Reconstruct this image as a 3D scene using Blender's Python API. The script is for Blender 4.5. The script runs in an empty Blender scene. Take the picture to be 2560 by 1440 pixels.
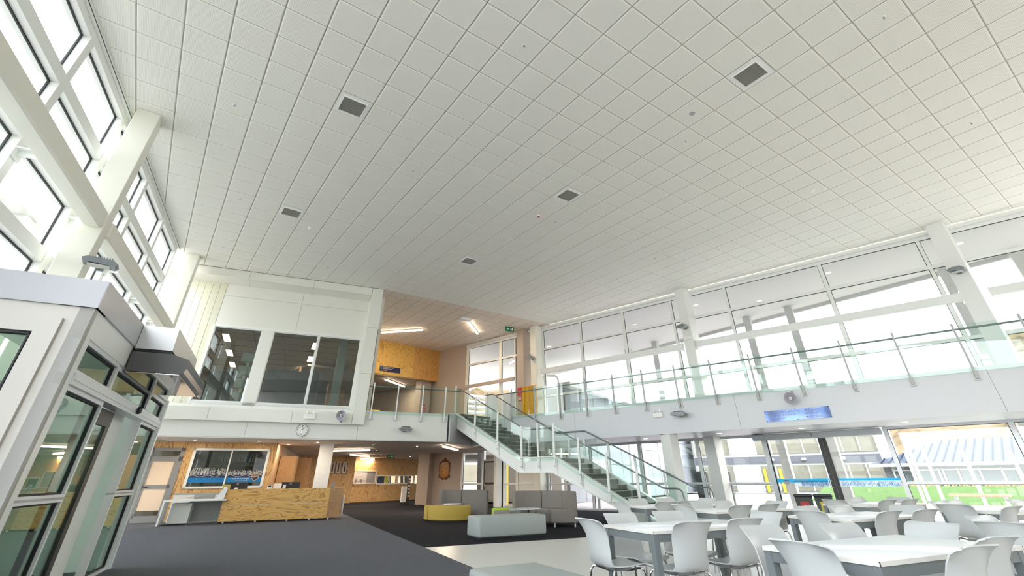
import bpy, bmesh, math, random
from mathutils import Vector, Matrix
random.seed(7)
S = bpy.context.scene
COL = S.collection
# ------------------------------------------------------------------ camera
F_PX, CX, CY = 1133.7515, 1288.7583, 528.9009
M = ((0.811352, 0.290889, 0.507041), (-0.584494, 0.416498, 0.696345), (-0.008623, -0.861344, 0.50795))
CZ = 1.155
cam = bpy.data.cameras.new('camera'); camo = bpy.data.objects.new('camera', cam); COL.objects.link(camo)
cam.sensor_fit = 'HORIZONTAL'; cam.sensor_width = 36.0; cam.lens = F_PX / 2560 * 36
cam.shift_x = -(CX - 1280) / 2560; cam.shift_y = (CY - 720) / 2560
cam.clip_start = 0.05; cam.clip_end = 3000
R3 = Matrix(((M[0][0], -M[0][1], -M[0][2]), (M[1][0], -M[1][1], -M[1][2]), (M[2][0], -M[2][1], -M[2][2])))
camo.matrix_world = Matrix.Translation((0, 0, CZ)) @ R3.to_4x4()
S.camera = camo
# ------------------------------------------------------------------ light
W = bpy.data.worlds.new('sky'); S.world = W; W.use_nodes = True
nt = W.node_tree; nt.nodes.clear()
wo = nt.nodes.new('ShaderNodeOutputWorld'); bg = nt.nodes.new('ShaderNodeBackground')
sky = nt.nodes.new('ShaderNodeTexSky'); sky.sky_type = 'NISHITA'; sky.sun_disc = False
sky.sun_elevation = math.radians(48); sky.sun_rotation = math.radians(140); sky.air_density = 1.3; sky.dust_density = 4.0; sky.ozone_density = 1.0
mixw = nt.nodes.new('ShaderNodeMixRGB'); mixw.inputs[0].default_value = 0.55; mixw.inputs[2].default_value = (9.5, 9.6, 9.6, 1)
nt.links.new(sky.outputs[0], mixw.inputs[1]); nt.links.new(mixw.outputs[0], bg.inputs[0]); nt.links.new(bg.outputs[0], wo.inputs[0])
bg.inputs[1].default_value = 0.36
sun = bpy.data.lights.new('sun', 'SUN'); sun.energy = 1.5; sun.angle = math.radians(0.6); sun.color = (1, .93, .82)
suno = bpy.data.objects.new('sun', sun); COL.objects.link(suno)
suno.rotation_euler = Vector((-0.52, 0.26, -0.80)).to_track_quat('-Z', 'Y').to_euler()
S.view_settings.view_transform = 'Standard'; S.view_settings.look = 'None'
S.view_settings.exposure = 1.68; S.view_settings.gamma = 1.0; S.view_settings.use_curve_mapping = False
try:
    S.cycles.max_bounces = 14; S.cycles.diffuse_bounces = 9; S.cycles.transparent_max_bounces = 24
    S.cycles.sample_clamp_indirect = 6; S.cycles.caustics_reflective = False; S.cycles.caustics_refractive = False
except Exception: pass

# ------------------------------------------------------------------ helpers
def ray(u, v):
    c = ((u - CX) / F_PX, (v - CY) / F_PX, 1.0)
    return [sum(M[i][k] * c[k] for k in range(3)) for i in range(3)]
def at(u, v, z):
    r = ray(u, v); s = (z - CZ) / r[2]; return (r[0] * s, r[1] * s)
def px(x, y, z):
    z -= CZ; c = [M[0][k] * x + M[1][k] * y + M[2][k] * z for k in range(3)]
    if c[2] <= 0.05: return None
    return (F_PX * c[0] / c[2] + CX, F_PX * c[1] / c[2] + CY)
class Fr:
    def __init__(s, o, d):
        l = math.hypot(*d); s.o = o; s.d = (d[0] / l, d[1] / l); s.n = (-s.d[1], s.d[0])
    def pt(s, a, n, z): return (s.o[0] + s.d[0] * a + s.n[0] * n, s.o[1] + s.d[1] * a + s.n[1] * n, z)
    def ang(s): return math.atan2(s.d[1], s.d[0])
    def onv(s, u, v, n=0):
        r = ray(u, v); ox, oy = s.pt(0, n, 0)[:2]
        t = (s.n[0] * ox + s.n[1] * oy) / (s.n[0] * r[0] + s.n[1] * r[1])
        x, y, z = r[0] * t, r[1] * t, CZ + r[2] * t
        return ((x - ox) * s.d[0] + (y - oy) * s.d[1], z)
WORLD = Fr((0, 0), (1, 0))
class MB:
    def __init__(s, fr=WORLD): s.v = []; s.f = []; s.fr = fr
    def add(s, vs, fs):
        b = len(s.v); s.v += [tuple(v) for v in vs]; s.f += [tuple(i + b for i in f) for f in fs]; return s
    def box(s, a0, a1, n0, n1, z0, z1, fr=None):
        fr = fr or s.fr
        if a0 > a1: a0, a1 = a1, a0
        if n0 > n1: n0, n1 = n1, n0
        if z0 > z1: z0, z1 = z1, z0
        vs = [fr.pt(a, n, z) for z in (z0, z1) for (a, n) in ((a0, n0), (a1, n0), (a1, n1), (a0, n1))]
        return s.add(vs, [(3, 2, 1, 0), (4, 5, 6, 7), (0, 1, 5, 4), (1, 2, 6, 5), (2, 3, 7, 6), (3, 0, 4, 7)])
    def cbox(s, a0, a1, n0, n1, z0, z1, c=.01, fr=None):   # box with chamfered vertical + top edges
        fr = fr or s.fr
        def ring(i, z): return [fr.pt(a, n, z) for a, n in ((a0+i+c, n0+i), (a1-i-c, n0+i), (a1-i, n0+i+c), (a1-i, n1-i-c), (a1-i-c, n1-i), (a0+i+c, n1-i), (a0+i, n1-i-c), (a0+i, n0+i+c))]
        vs = ring(c, z0) + ring(0, z0 + c) + ring(0, z1 - c) + ring(c, z1)
        fs = [tuple(range(7, -1, -1)), tuple(range(24, 32))]
        for r in range(3):
            for k in range(8): k2 = (k + 1) % 8; fs.append((r*8+k, r*8+k2, r*8+8+k2, r*8+8+k))
        return s.add(vs, fs)
    def prism(s, poly, n0, n1, fr=None):      # polygon in (a,z), extruded along n
        fr = fr or s.fr; k = len(poly)
        vs = [fr.pt(a, n0, z) for a, z in poly] + [fr.pt(a, n1, z) for a, z in poly]
        return s.add(vs, [tuple(range(k)), tuple(range(2*k-1, k-1, -1))] + [(i, i+k, (i+1) % k + k, (i+1) % k) for i in range(k)])
    def slab(s, poly, z0, z1):                # polygon in world xy
        k = len(poly); vs = [(x, y, z0) for x, y in poly] + [(x, y, z1) for x, y in poly]
        return s.add(vs, [tuple(range(k-1, -1, -1)), tuple(range(k, 2*k))] + [(i, (i+1) % k, (i+1) % k + k, i+k) for i in range(k)])
    def cyl(s, c, r, z0, z1, k=20, r2=None):
        r2 = r if r2 is None else r2
        vs = [(c[0] + r*math.cos(2*math.pi*i/k), c[1] + r*math.sin(2*math.pi*i/k), z0) for i in range(k)] + [(c[0] + r2*math.cos(2*math.pi*i/k), c[1] + r2*math.sin(2*math.pi*i/k), z1) for i in range(k)]
        return s.add(vs, [tuple(range(k-1, -1, -1)), tuple(range(k, 2*k))] + [(i, (i+1) % k, (i+1) % k + k, i+k) for i in range(k)])
    def tube(s, pts, r, k=8):
        pts = [Vector(p) for p in pts]; rings = []
        for i, p in enumerate(pts):
            t = (pts[min(i+1, len(pts)-1)] - pts[max(i-1, 0)]).normalized()
            u = t.cross(Vector((0, 0, 1)));
            if u.length < .1: u = t.cross(Vector((1, 0, 0)))
            u.normalize(); w = t.cross(u)
            rings += [p + (u*math.cos(2*math.pi*j/k) + w*math.sin(2*math.pi*j/k))*r for j in range(k)]
        n = len(pts); fs = [tuple(range(k-1, -1, -1)), tuple(range((n-1)*k, n*k))]
        for i in range(n-1):
            for j in range(k): j2 = (j+1) % k; fs.append((i*k+j, i*k+j2, i*k+k+j2, i*k+k+j))
        return s.add(rings, fs)
    def lathe(s, fr, a, n, z, prof, axis='n', k=20, cap=True):   # prof: list of (radius, along n)
        vs = []
        for r, t in prof:
            for j in range(k):
                q = 2*math.pi*j/k
                if axis == 'n': vs.append(fr.pt(a + r*math.cos(q), n + t, z + r*math.sin(q)))
                else: vs.append(fr.pt(a + r*math.cos(q), n + r*math.sin(q), z + t))
        m = len(prof); fs = [tuple(range(k)), tuple(range(m*k-1, (m-1)*k-1, -1))] if cap else [tuple(range(m*k-1, (m-1)*k-1, -1))]
        for i in range(m-1):
            for j in range(k): j2 = (j+1) % k; fs.append((i*k+j, i*k+k+j, i*k+k+j2, i*k+j2))
        return s.add(vs, fs)
    def build(s, name, mat, parent=None, label=None, cat=None, group=None, kind=None, smooth=False, mats=None, local=False):
        org = Vector((0, 0, 0))
        if parent is not None and not local:
            q = parent
            while q is not None: org += q.location; q = q.parent
        me = bpy.data.meshes.new(name)
        me.from_pydata([(v[0]-org.x, v[1]-org.y, v[2]-org.z) for v in s.v], [], s.f)
        me.materials.append(mat)
        bm = bmesh.new(); bm.from_mesh(me); bmesh.ops.recalc_face_normals(bm, faces=bm.faces); bm.to_mesh(me); bm.free()
        if smooth:
            for p in me.polygons: p.use_smooth = True
            try: me.set_sharp_from_angle(angle=math.radians(38))
            except Exception: pass
        o = bpy.data.objects.new(name, me); COL.objects.link(o)
        if parent is not None: o.parent = parent
        tag(o, label, cat, group, kind); return o
def tag(o, label=None, cat=None, group=None, kind=None):
    if label: o['label'] = label
    if cat: o['category'] = cat
    if group: o['group'] = group
    if kind: o['kind'] = kind
    return o
def thing(name, loc, label=None, cat=None, group=None, kind=None, rz=0):
    o = bpy.data.objects.new(name, None); COL.objects.link(o); o.location = loc; o.rotation_euler = (0, 0, rz); o.empty_display_size = .1
    return tag(o, label, cat, group, kind)
def dup(root, loc, rz, label=None, group=None):
    r = root.copy(); COL.objects.link(r); r.location = loc; r.rotation_euler = (0, 0, rz)
    if label: r['label'] = label
    if group: r['group'] = group
    for ch in list(root.children):
        c = ch.copy(); COL.objects.link(c); c.parent = r
        for g in list(ch.children):
            d = g.copy(); COL.objects.link(d); d.parent = c
    return r
STR = dict(kind='structure')
def clip(poly, px_, py_, nx, ny):            # keep (p-p0).n <= 0
    out = []
    for i in range(len(poly)):
        a, b = poly[i], poly[(i+1) % len(poly)]
        da = (a[0]-px_)*nx + (a[1]-py_)*ny; db = (b[0]-px_)*nx + (b[1]-py_)*ny
        if da <= 0: out.append(a)
        if da*db < 0: t = da/(da-db); out.append((a[0]+(b[0]-a[0])*t, a[1]+(b[1]-a[1])*t))
    return out

# ------------------------------------------------------------------ materials
def base(name):
    m = bpy.data.materials.new(name); m.use_nodes = True
    return m, m.node_tree, m.node_tree.nodes['Principled BSDF']
def mat(name, col, rough=.5, metal=0, spec=.5, noise=0, nscale=8, bump=0, bscale=60, emit=None, es=1):
    m, t, b = base(name)
    b.inputs['Base Color'].default_value = (*col, 1); b.inputs['Roughness'].default_value = rough
    b.inputs['Metallic'].default_value = metal; b.inputs['Specular IOR Level'].default_value = spec
    if noise:
        n = t.nodes.new('ShaderNodeTexNoise'); n.inputs['Scale'].default_value = nscale; n.inputs['Detail'].default_value = 5
        g = t.nodes.new('ShaderNodeNewGeometry'); t.links.new(g.outputs['Position'], n.inputs['Vector'])
        r = t.nodes.new('ShaderNodeMapRange'); r.inputs[3].default_value = 1-noise; r.inputs[4].default_value = 1+noise; t.links.new(n.outputs[0], r.inputs[0])
        x = t.nodes.new('ShaderNodeVectorMath'); x.operation = 'SCALE'; x.inputs[0].default_value = col; t.links.new(r.outputs[0], x.inputs['Scale']); t.links.new(x.outputs[0], b.inputs['Base Color'])
    if bump:
        n = t.nodes.new('ShaderNodeTexNoise'); n.inputs['Scale'].default_value = bscale; n.inputs['Detail'].default_value = 3
        g = t.nodes.new('ShaderNodeNewGeometry'); t.links.new(g.outputs['Position'], n.inputs['Vector'])
        k = t.nodes.new('ShaderNodeBump'); k.inputs['Strength'].default_value = bump; k.inputs['Distance'].default_value = .01
        t.links.new(n.outputs[0], k.inputs['Height']); t.links.new(k.outputs[0], b.inputs['Normal'])
    if emit: b.inputs['Emission Color'].default_value = (*emit, 1); b.inputs['Emission Strength'].default_value = es
    return m
def trans(name, col):
    m = bpy.data.materials.new(name); m.use_nodes = True; t = m.node_tree; t.nodes.clear(); o = t.nodes.new('ShaderNodeOutputMaterial')
    a = t.nodes.new('ShaderNodeBsdfDiffuse'); b = t.nodes.new('ShaderNodeBsdfTranslucent'); a.inputs[0].default_value = b.inputs[0].default_value = (*col, 1)
    x = t.nodes.new('ShaderNodeMixShader'); x.inputs[0].default_value = .5; t.links.new(a.outputs[0], x.inputs[1]); t.links.new(b.outputs[0], x.inputs[2]); t.links.new(x.outputs[0], o.inputs[0]); return m
def glass(name, tint=(.95, .97, .96), refl=.08, rough=0.0):
    m = bpy.data.materials.new(name); m.use_nodes = True; t = m.node_tree; t.nodes.clear()
    o = t.nodes.new('ShaderNodeOutputMaterial'); tr = t.nodes.new('ShaderNodeBsdfTransparent'); tr.inputs[0].default_value = (*tint, 1)
    gl = t.nodes.new('ShaderNodeBsdfGlossy'); gl.inputs['Roughness'].default_value = rough; gl.inputs[0].default_value = (.95, 1, .98, 1)
    lw = t.nodes.new('ShaderNodeLayerWeight'); lw.inputs[0].default_value = .5
    pw = t.nodes.new('ShaderNodeMath'); pw.operation = 'POWER'; pw.inputs[1].default_value = 5; t.links.new(lw.outputs['Facing'], pw.inputs[0])
    mr = t.nodes.new('ShaderNodeMapRange'); mr.inputs[3].default_value = refl; mr.inputs[4].default_value = .95; t.links.new(pw.outputs[0], mr.inputs[0])
    mx = t.nodes.new('ShaderNodeMixShader'); t.links.new(mr.outputs[0], mx.inputs[0]); t.links.new(tr.outputs[0], mx.inputs[1]); t.links.new(gl.outputs[0], mx.inputs[2]); t.links.new(mx.outputs[0], o.inputs[0])
    return m
def ply(name, c1=(.60, .36, .14), c2=(.22, .09, .02), scale=(3.2, 3.2, .55), bands=2.0):
    m, t, b = base(name); g = t.nodes.new('ShaderNodeNewGeometry')
    mp = t.nodes.new('ShaderNodeMapping'); mp.inputs['Scale'].default_value = scale; t.links.new(g.outputs['Position'], mp.inputs[0])
    n = t.nodes.new('ShaderNodeTexNoise'); n.inputs['Scale'].default_value = .9; n.inputs['Detail'].default_value = 2.2; n.inputs['Distortion'].default_value = .6; t.links.new(mp.outputs[0], n.inputs['Vector'])
    mu = t.nodes.new('ShaderNodeMath'); mu.operation = 'MULTIPLY'; mu.inputs[1].default_value = bands * 9; t.links.new(n.outputs[0], mu.inputs[0])
    fr = t.nodes.new('ShaderNodeMath'); fr.operation = 'FRACT'; t.links.new(mu.outputs[0], fr.inputs[0])
    r = t.nodes.new('ShaderNodeValToRGB'); e = r.color_ramp.elements
    e[0].position = 0; e[0].color = (*[a*.45+b_*.55 for a, b_ in zip(c1, c2)], 1); e[1].position = 1; e[1].color = (*c1, 1)
    k = e.new(.12); k.color = (*[a*.25+b_*.75 for a, b_ in zip(c1, c2)], 1); k = e.new(.34); k.color = (*c1, 1)
    t.links.new(fr.outputs[0], r.inputs[0]); t.links.new(r.outputs[0], b.inputs['Base Color']); b.inputs['Roughness'].default_value = .42
    return m
T = .69; TX, TY = -2.3391, 8.3100; H = 8.133; SOF = 2.423; FL2 = 3.40
def tile_mat(name, col, perf=True):
    m, t, b = base(name); g = t.nodes.new('ShaderNodeNewGeometry'); b.inputs['Roughness'].default_value = .75
    sp = t.nodes.new('ShaderNodeSeparateXYZ'); t.links.new(g.outputs['Position'], sp.inputs[0])
    def mth(op, a, b_=None):
        n = t.nodes.new('ShaderNodeMath'); n.operation = op
        for i, q in enumerate((a, b_)):
            if q is None: continue
            if isinstance(q, (int, float)): n.inputs[i].default_value = q
            else: t.links.new(q, n.inputs[i])
        return n.outputs[0]
    if perf:
        N = 30
        ds = []; ms = []
        for o, off in ((sp.outputs[0], TX), (sp.outputs[1], TY)):
            u = mth('FRACT', mth('DIVIDE', mth('SUBTRACT', o, off), T)); ms.append(mth('LESS_THAN', mth('ABSOLUTE', mth('SUBTRACT', u, .5)), .445))
            d = mth('SUBTRACT', mth('FRACT', mth('MULTIPLY', u, N)), .5); ds.append(mth('MULTIPLY', d, d))
        dot = mth('MULTIPLY', mth('LESS_THAN', mth('ADD', ds[0], ds[1]), .05), mth('MULTIPLY', ms[0], ms[1]))
        mx = t.nodes.new('ShaderNodeMixRGB'); mx.inputs[1].default_value = (*col, 1); mx.inputs[2].default_value = (*[c*.66 for c in col], 1); t.links.new(dot, mx.inputs[0])
        t.links.new(mx.outputs[0], b.inputs['Base Color'])
    else:
        n = t.nodes.new('ShaderNodeTexNoise'); n.inputs['Scale'].default_value = 7; n.inputs['Detail'].default_value = 6; t.links.new(g.outputs['Position'], n.inputs['Vector'])
        r = t.nodes.new('ShaderNodeValToRGB'); e = r.color_ramp.elements; e[0].position = .60; e[0].color = (*col, 1); e[1].position = .70; e[1].color = (*[c*.66 for c in col], 1)
        t.links.new(n.outputs[0], r.inputs[0]); t.links.new(r.outputs[0], b.inputs['Base Color'])
    return m
white = mat('white_paint', (.83, .84, .82), .35); wall_w = mat('wall_white', (.80, .80, .76), .5); warmw = mat('warm_white', (.84, .83, .74), .4)
alu = mat('white_aluminium', (.80, .82, .83), .3); silver = mat('silver_aluminium', (.62, .64, .66), .35, metal=.35)
gasket = mat('black_gasket', (.015, .015, .018), .6); gridm = mat('ceiling_grid_grey', (.46, .45, .41), .6)
tile1 = tile_mat('perforated_tile', (.90, .89, .83)); tile2 = tile_mat('fissured_tile', (.80, .71, .62), False)
lowtile = mat('low_ceiling_tile', (.66, .61, .58), .7, noise=.12, nscale=9)
vinyl = mat('pale_vinyl', (.62, .60, .56), .32, noise=.05, nscale=2.5); carpet_g = mat('grey_carpet', (.125, .130, .145), .95, spec=.05, noise=.38, nscale=55, bump=.5, bscale=220)
carpet_d = mat('charcoal_carpet', (.024, .024, .029), .95, spec=.05, noise=.35, nscale=70, bump=.5, bscale=220); stairc = mat('stair_carpet', (.12, .13, .11), .95, noise=.2, nscale=60, bump=.4, bscale=200)
plyv = ply('plywood_upright', scale=(3.0, 3.0, .6)); plyh = ply('plywood_lengthways', (.78, .47, .15), (.34, .14, .03), scale=(.8, .8, 4.6), bands=1.5); plyd = ply('plywood_door', (.55, .33, .14), (.38, .2, .08), scale=(4, 4, .5))
taupe = mat('taupe_paint', (.48, .40, .34), .55); dark = mat('dark_bronze', (.035, .032, .03), .4); greyd = mat('grey_door_frame', (.24, .235, .225), .45)
g_clear = glass('clear_glass', (.95, .97, .965), .05); g_green = glass('balustrade_glass', (.91, .965, .945), .03); g_box = glass('room_glass', (.70, .74, .73), .08); g_door = glass('door_glass', (.72, .82, .75), .10)
g_dim = glass('office_glass', (.45, .47, .46), .06)
steel = mat('brushed_steel', (.55, .56, .56), .28, metal=.9); chrome = mat('chrome', (.62, .62, .64), .10, metal=1); plastic = mat('pale_grey_plastic', (.53, .55, .55), .34)
ttop = mat('white_laminate', (.82, .83, .85), .25); tedge = mat('pale_edge_band', (.72, .70, .66), .4); tleg = mat('grey_powdercoat', (.16, .18, .19), .4)
vinylb = mat('pale_grey_vinyl', (.33, .365, .36), .5); fab = mat('taupe_fabric', (.22, .20, .18), .95, noise=.28, nscale=45, bump=.3, bscale=150)
yel = mat('mustard_fabric', (.48, .34, .07), .95, noise=.22, nscale=45, bump=.3, bscale=150); lime = mat('lime_vinyl', (.38, .58, .03), .6)
lamp = mat('lamp_diffuser', (1, .9, .8), .4, emit=(1, .80, .60), es=7); lampc = mat('downlight_glow', (1, .9, .8), .4, emit=(1, .82, .6), es=2.5)
lamp2 = mat('panel_light', (1, .85, .7), .4, emit=(1, .74, .48), es=7)
black = mat('black_plastic', (.02, .02, .022), .35); signb = mat('dark_mirror_sign', (.03, .035, .09), .12); signf = mat('blue_mirror_sign', (.13, .19, .42), .08, metal=.75); signt = mat('sign_letters', (.40, .36, .36), .5); signtw = mat('sign_letters_pale', (.75, .66, .62), .5)
grille = mat('grille_dark', (.16, .16, .15), .6); whitep = mat('white_plastic', (.90, .90, .88), .35); greyp = mat('grey_plastic', (.28, .30, .31), .4); hornm = mat('grey_horn', (.45, .44, .50), .4)
beige = mat('beige_blind', (.80, .62, .44), .7); cabw = mat('cabinet_white', (.70, .71, .67), .4); cabg = mat('cabinet_grey', (.33, .35, .34), .4)
yedge = mat('yellow_trim', (.80, .52, .06), .5); crestm = mat('carved_gold_wood', (.42, .16, .015), .35, noise=.4, nscale=30); goldp = mat('golden_panel', (.75, .38, .01), .35, noise=.15, nscale=9)
navy = mat('navy_print', (.012, .02, .07), .4); cyan = mat('bright_blue_print', (.0, .16, .42), .4); skyb = trans('sky_blue_print', (.10, .62, .85)); pale = mat('pale_print', (.62, .62, .58), .5); redm = mat('red_plastic', (.55, .03, .03), .4)
greenx = mat('exit_green', (.0, .20, .07), .4); bluepart = mat('dark_blue_partition', (.035, .05, .075), .9, noise=.2, nscale=60); palegreen = mat('pale_green_board', (.42, .50, .47), .6)
extw = mat('exterior_white', (.50, .50, .49), .6); extg = mat('exterior_grey_cladding', (.20, .21, .24), .6, spec=0); extdk = mat('exterior_grey_band', (.10, .10, .12), .6)
roofm = mat('blue_grey_roof', (.058, .068, .095), .5, spec=0); grassm = mat('green_turf_bank', (.075, .12, .05), .9, spec=0, noise=.12, nscale=3); paving = mat('paving', (.30, .29, .28), .8, spec=0, noise=.08, nscale=2)
paver = mat('purple_deck', (.42, .38, .42), .7, noise=.2, nscale=3); dry = mat('dry_grass', (.50, .30, .13), .95, noise=.4, nscale=6); binm = mat('dark_green_bin', (.02, .035, .025), .4); yelp = mat('yellow_plastic', (.75, .60, .02), .5); wood = mat('bench_wood', (.50, .36, .25), .7)
tiem = mat('dark_necktie', (.03, .025, .03), .6); cream = mat('cream_card', (.66, .56, .47), .6); paper = mat('paper', (.8, .8, .8), .7); winext = mat('exterior_window', (.19, .175, .135), .15, noise=.3, nscale=1.5); trunk = mat('trunk', (.2, .15, .1), .9)
def hillmat():
    m, t, b = base('dry_hillside'); g = t.nodes.new('ShaderNodeNewGeometry'); n = t.nodes.new('ShaderNodeTexNoise'); n.inputs['Scale'].default_value = .035; n.inputs['Detail'].default_value = 9; n.inputs['Roughness'].default_value = .7
    t.links.new(g.outputs['Position'], n.inputs['Vector']); r = t.nodes.new('ShaderNodeValToRGB'); e = r.color_ramp.elements
    e[0].position = .38; e[0].color = (.05, .04, .025, 1); e[1].position = .56; e[1].color = (.155, .115, .075, 1); k = e.new(.70); k.color = (.13, .12, .105, 1)
    t.links.new(n.outputs[0], r.inputs[0]); t.links.new(r.outputs[0], b.inputs['Base Color']); b.inputs['Roughness'].default_value = .95; b.inputs['Specular IOR Level'].default_value = 0; return m
hillm = hillmat()
# ------------------------------------------------------------------ frames
LW = Fr((-2.991, 8.005), (.181, .984)); WR = Fr((15.125, 18.495), (.2311, -.9729)); FR = Fr((13.93, 11.126), (.262, -.965))
FB = Fr((9.332, 17.452), (.977, -.2121)); BX = Fr((6.18, 18.056), (.977, -.2121)); VD = Fr((-.835, 6.091), (.181, .984))
PW = Fr((1.34, 21.83), (.977, -.2121)); ST = Fr((11.15, 14.02), (.262, -.965)); DK = Fr((2.63, 19.77), (.977, -.2121)); BH = Fr((8.87, 25.82), (.99, .137))
FP = Fr((10.9, 32.6), (.97, .243)); TL = Fr((10.75, 31.9), (1, .03))
# ------------------------------------------------------------------ floors
def P2(fr, a, n=0): return fr.pt(a, n, 0)[:2]
room = [P2(LW, -17), P2(WR, 29), P2(WR, -20), P2(LW, 30)]
MB().slab(room, -.12, 0).build('floor', vinyl, **STR)
g = clip(clip(room, 4.55, 7.53, .9836, -.1806), 7.2, 22.1, .2121, .977)
MB().slab(g, 0, .006).build('floor', carpet_g, **STR)
dk = clip(clip(room, 4.55, 7.53, -.9836, .1806), 5.0, 10.1, -.2121, -.977)
MB().slab(dk, 0, .005).build('floor', carpet_d, **STR)
MB().slab(clip(clip(room, 4.55, 7.53, .9836, -.1806), 7.2, 22.1, -.2121, -.977), 0, .005).build('floor', carpet_d, **STR)
MB().slab([(-60, -60), (120, -60), (120, 26), (-60, 26)], -.40, -.125).build('floor', paving, **STR)
MB().slab([(120, 26), (-60, 26), (-60, 140), (120, 140)], -.40, -.125).build('floor', paving, **STR)
# ------------------------------------------------------------------ upper ceiling with tiles
ceil = MB().slab([P2(LW, -19), P2(WR, 31), P2(WR, -9), P2(LW, 22)], H + .018, H + .3).build('ceiling', gridm, **STR)
def ceil_tiles(parent, region, mat_, name, ymin, limit, holes=()):
    full, part = [], []
    for i in range(-6, 34):
        for j in range(-16, 28):
            x0, y0 = TX + i*T, TY + j*T
            if (i, j) in holes: continue
            sq = [(x0+.011, y0+.008), (x0+T-.011, y0+.008), (x0+T-.011, y0+T-.008), (x0+.011, y0+T-.008)]
            p = sq
            for r in region: p = clip(p, *r) if p else p
            if len(p) < 3 or y0 < ymin: continue
            c = px(x0+T/2, y0+T/2, H); vis = c is not None and -90 < c[0] < 2650 and -90 < c[1] < 1500
            if len(p) == 4 and abs((max(q[0] for q in p)-min(q[0] for q in p)) - (T-.022)) < 1e-6 and vis:
                full.append((math.hypot(x0+T/2, y0+T/2), x0+T/2, y0+T/2, p))
            else: part.append(p)
    full.sort(key=lambda q: q[0])
    me = None
    for d, x, y, p in full[:limit]:
        if me is None:
            h = T/2 - .011; g = T/2 - .008; m = MB()
            vs = [(-h, -g, 0), (h, -g, 0), (h, g, 0), (-h, g, 0)]; k = h - .016
            m.add([(a, b, .018) for a, b, _ in vs] + [(a, b, .008) for a, b, _ in vs] + [(a*k/h, b*k/h, 0) for a, b, _ in vs],
                  [(0, 1, 2, 3)] + [(i, (i+1) % 4, 4+(i+1) % 4, 4+i) for i in range(4)] + [(4+i, 4+(i+1) % 4, 8+(i+1) % 4, 8+i) for i in range(4)] + [(11, 10, 9, 8)])
            o = m.build(name, mat_, parent, local=True); me = o.data
        else: o = bpy.data.objects.new(name, me); COL.objects.link(o); o.parent = parent
        o.location = (x, y, H)
    m = MB()
    for p in part + [q[3] for q in full[limit:]]:
        k = len(p); cx_ = sum(q[0] for q in p)/k; cy_ = sum(q[1] for q in p)/k
        inn = [(cx_+(a-cx_)*.965, cy_+(b-cy_)*.965) for a, b in p]
        m.add([(a, b, H+.018) for a, b in p] + [(a, b, H+.008) for a, b in p] + [(a, b, H) for a, b in inn],
              [(i, (i+1) % k, k+(i+1) % k, k+i) for i in range(k)] + [(k+i, k+(i+1) % k, 2*k+(i+1) % k, 2*k+i) for i in range(k)] + [tuple(range(3*k-1, 2*k-1, -1))])
    m.build(name, mat_, parent, kind='stuff')
YB = TY + 14*T
main = [(LW.o[0], LW.o[1], LW.n[0], LW.n[1]), (WR.o[0], WR.o[1], WR.n[0], WR.n[1])]
vents = [(5, -1), (14, -9), (14, -1), (5, 7), (14, 7)]
def tiles_main():
    # tiles in front of the box line, plus those right of the box corner up to the change of ceiling
    ceil_tiles(ceil, main + [(BX.o[0]-BX.n[0]*.03, BX.o[1]-BX.n[1]*.03, BX.n[0], BX.n[1])], tile1, 'ceiling_tile', -2.2, 300, vents)
tiles_main()
m = MB()
for (x0, x1, y0, y1, rr) in [(6.2, 16, 15.0, YB, 0)]:
    for i in range(-6, 34):
        for j in range(4, 14):
            p = [(TX+i*T+.011, TY+j*T+.011), (TX+i*T+T-.011, TY+j*T+.011), (TX+i*T+T-.011, TY+j*T+T-.011), (TX+i*T+.011, TY+j*T+T-.011)]
            p = clip(p, BX.o[0]-BX.n[0]*.03, BX.o[1]-BX.n[1]*.03, -BX.n[0], -BX.n[1])
            if p: p = clip(p, BX.o[0], BX.o[1], -BX.d[0], -BX.d[1])
            if p: p = clip(p, WR.o[0], WR.o[1], WR.n[0], WR.n[1])
            if len(p) > 2: m.slab(p, H, H+.018)
m.build('ceiling_tile', tile1, ceil, kind='stuff')
ceil2 = MB().slab([(6.2, YB+.01), (15.3, YB+.01), (13.3, 26.6), (7.9, 26)], H + .006, H + .0175).build('ceiling', gridm, **STR)
ceil_tiles(ceil2, [(0, YB+.015, 0, -1), (WR.o[0], WR.o[1], WR.n[0], WR.n[1]), (BX.o[0], BX.o[1], -BX.d[0], -BX.d[1]), (BH.o[0], BH.o[1], BH.n[0], BH.n[1])], tile2, 'ceiling_tile', 15, 160)
MB().box(6.2, 15.3, YB-.012, YB+.012, H-.004, H+.02).build('trim_1', white, **STR)
MB().slab([P2(LW, -16.5), P2(WR, 28.5), (21.8, -9.6), (-6.1, -8.6)], 0, H).build('wall_rear', wall_w, **STR)
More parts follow.
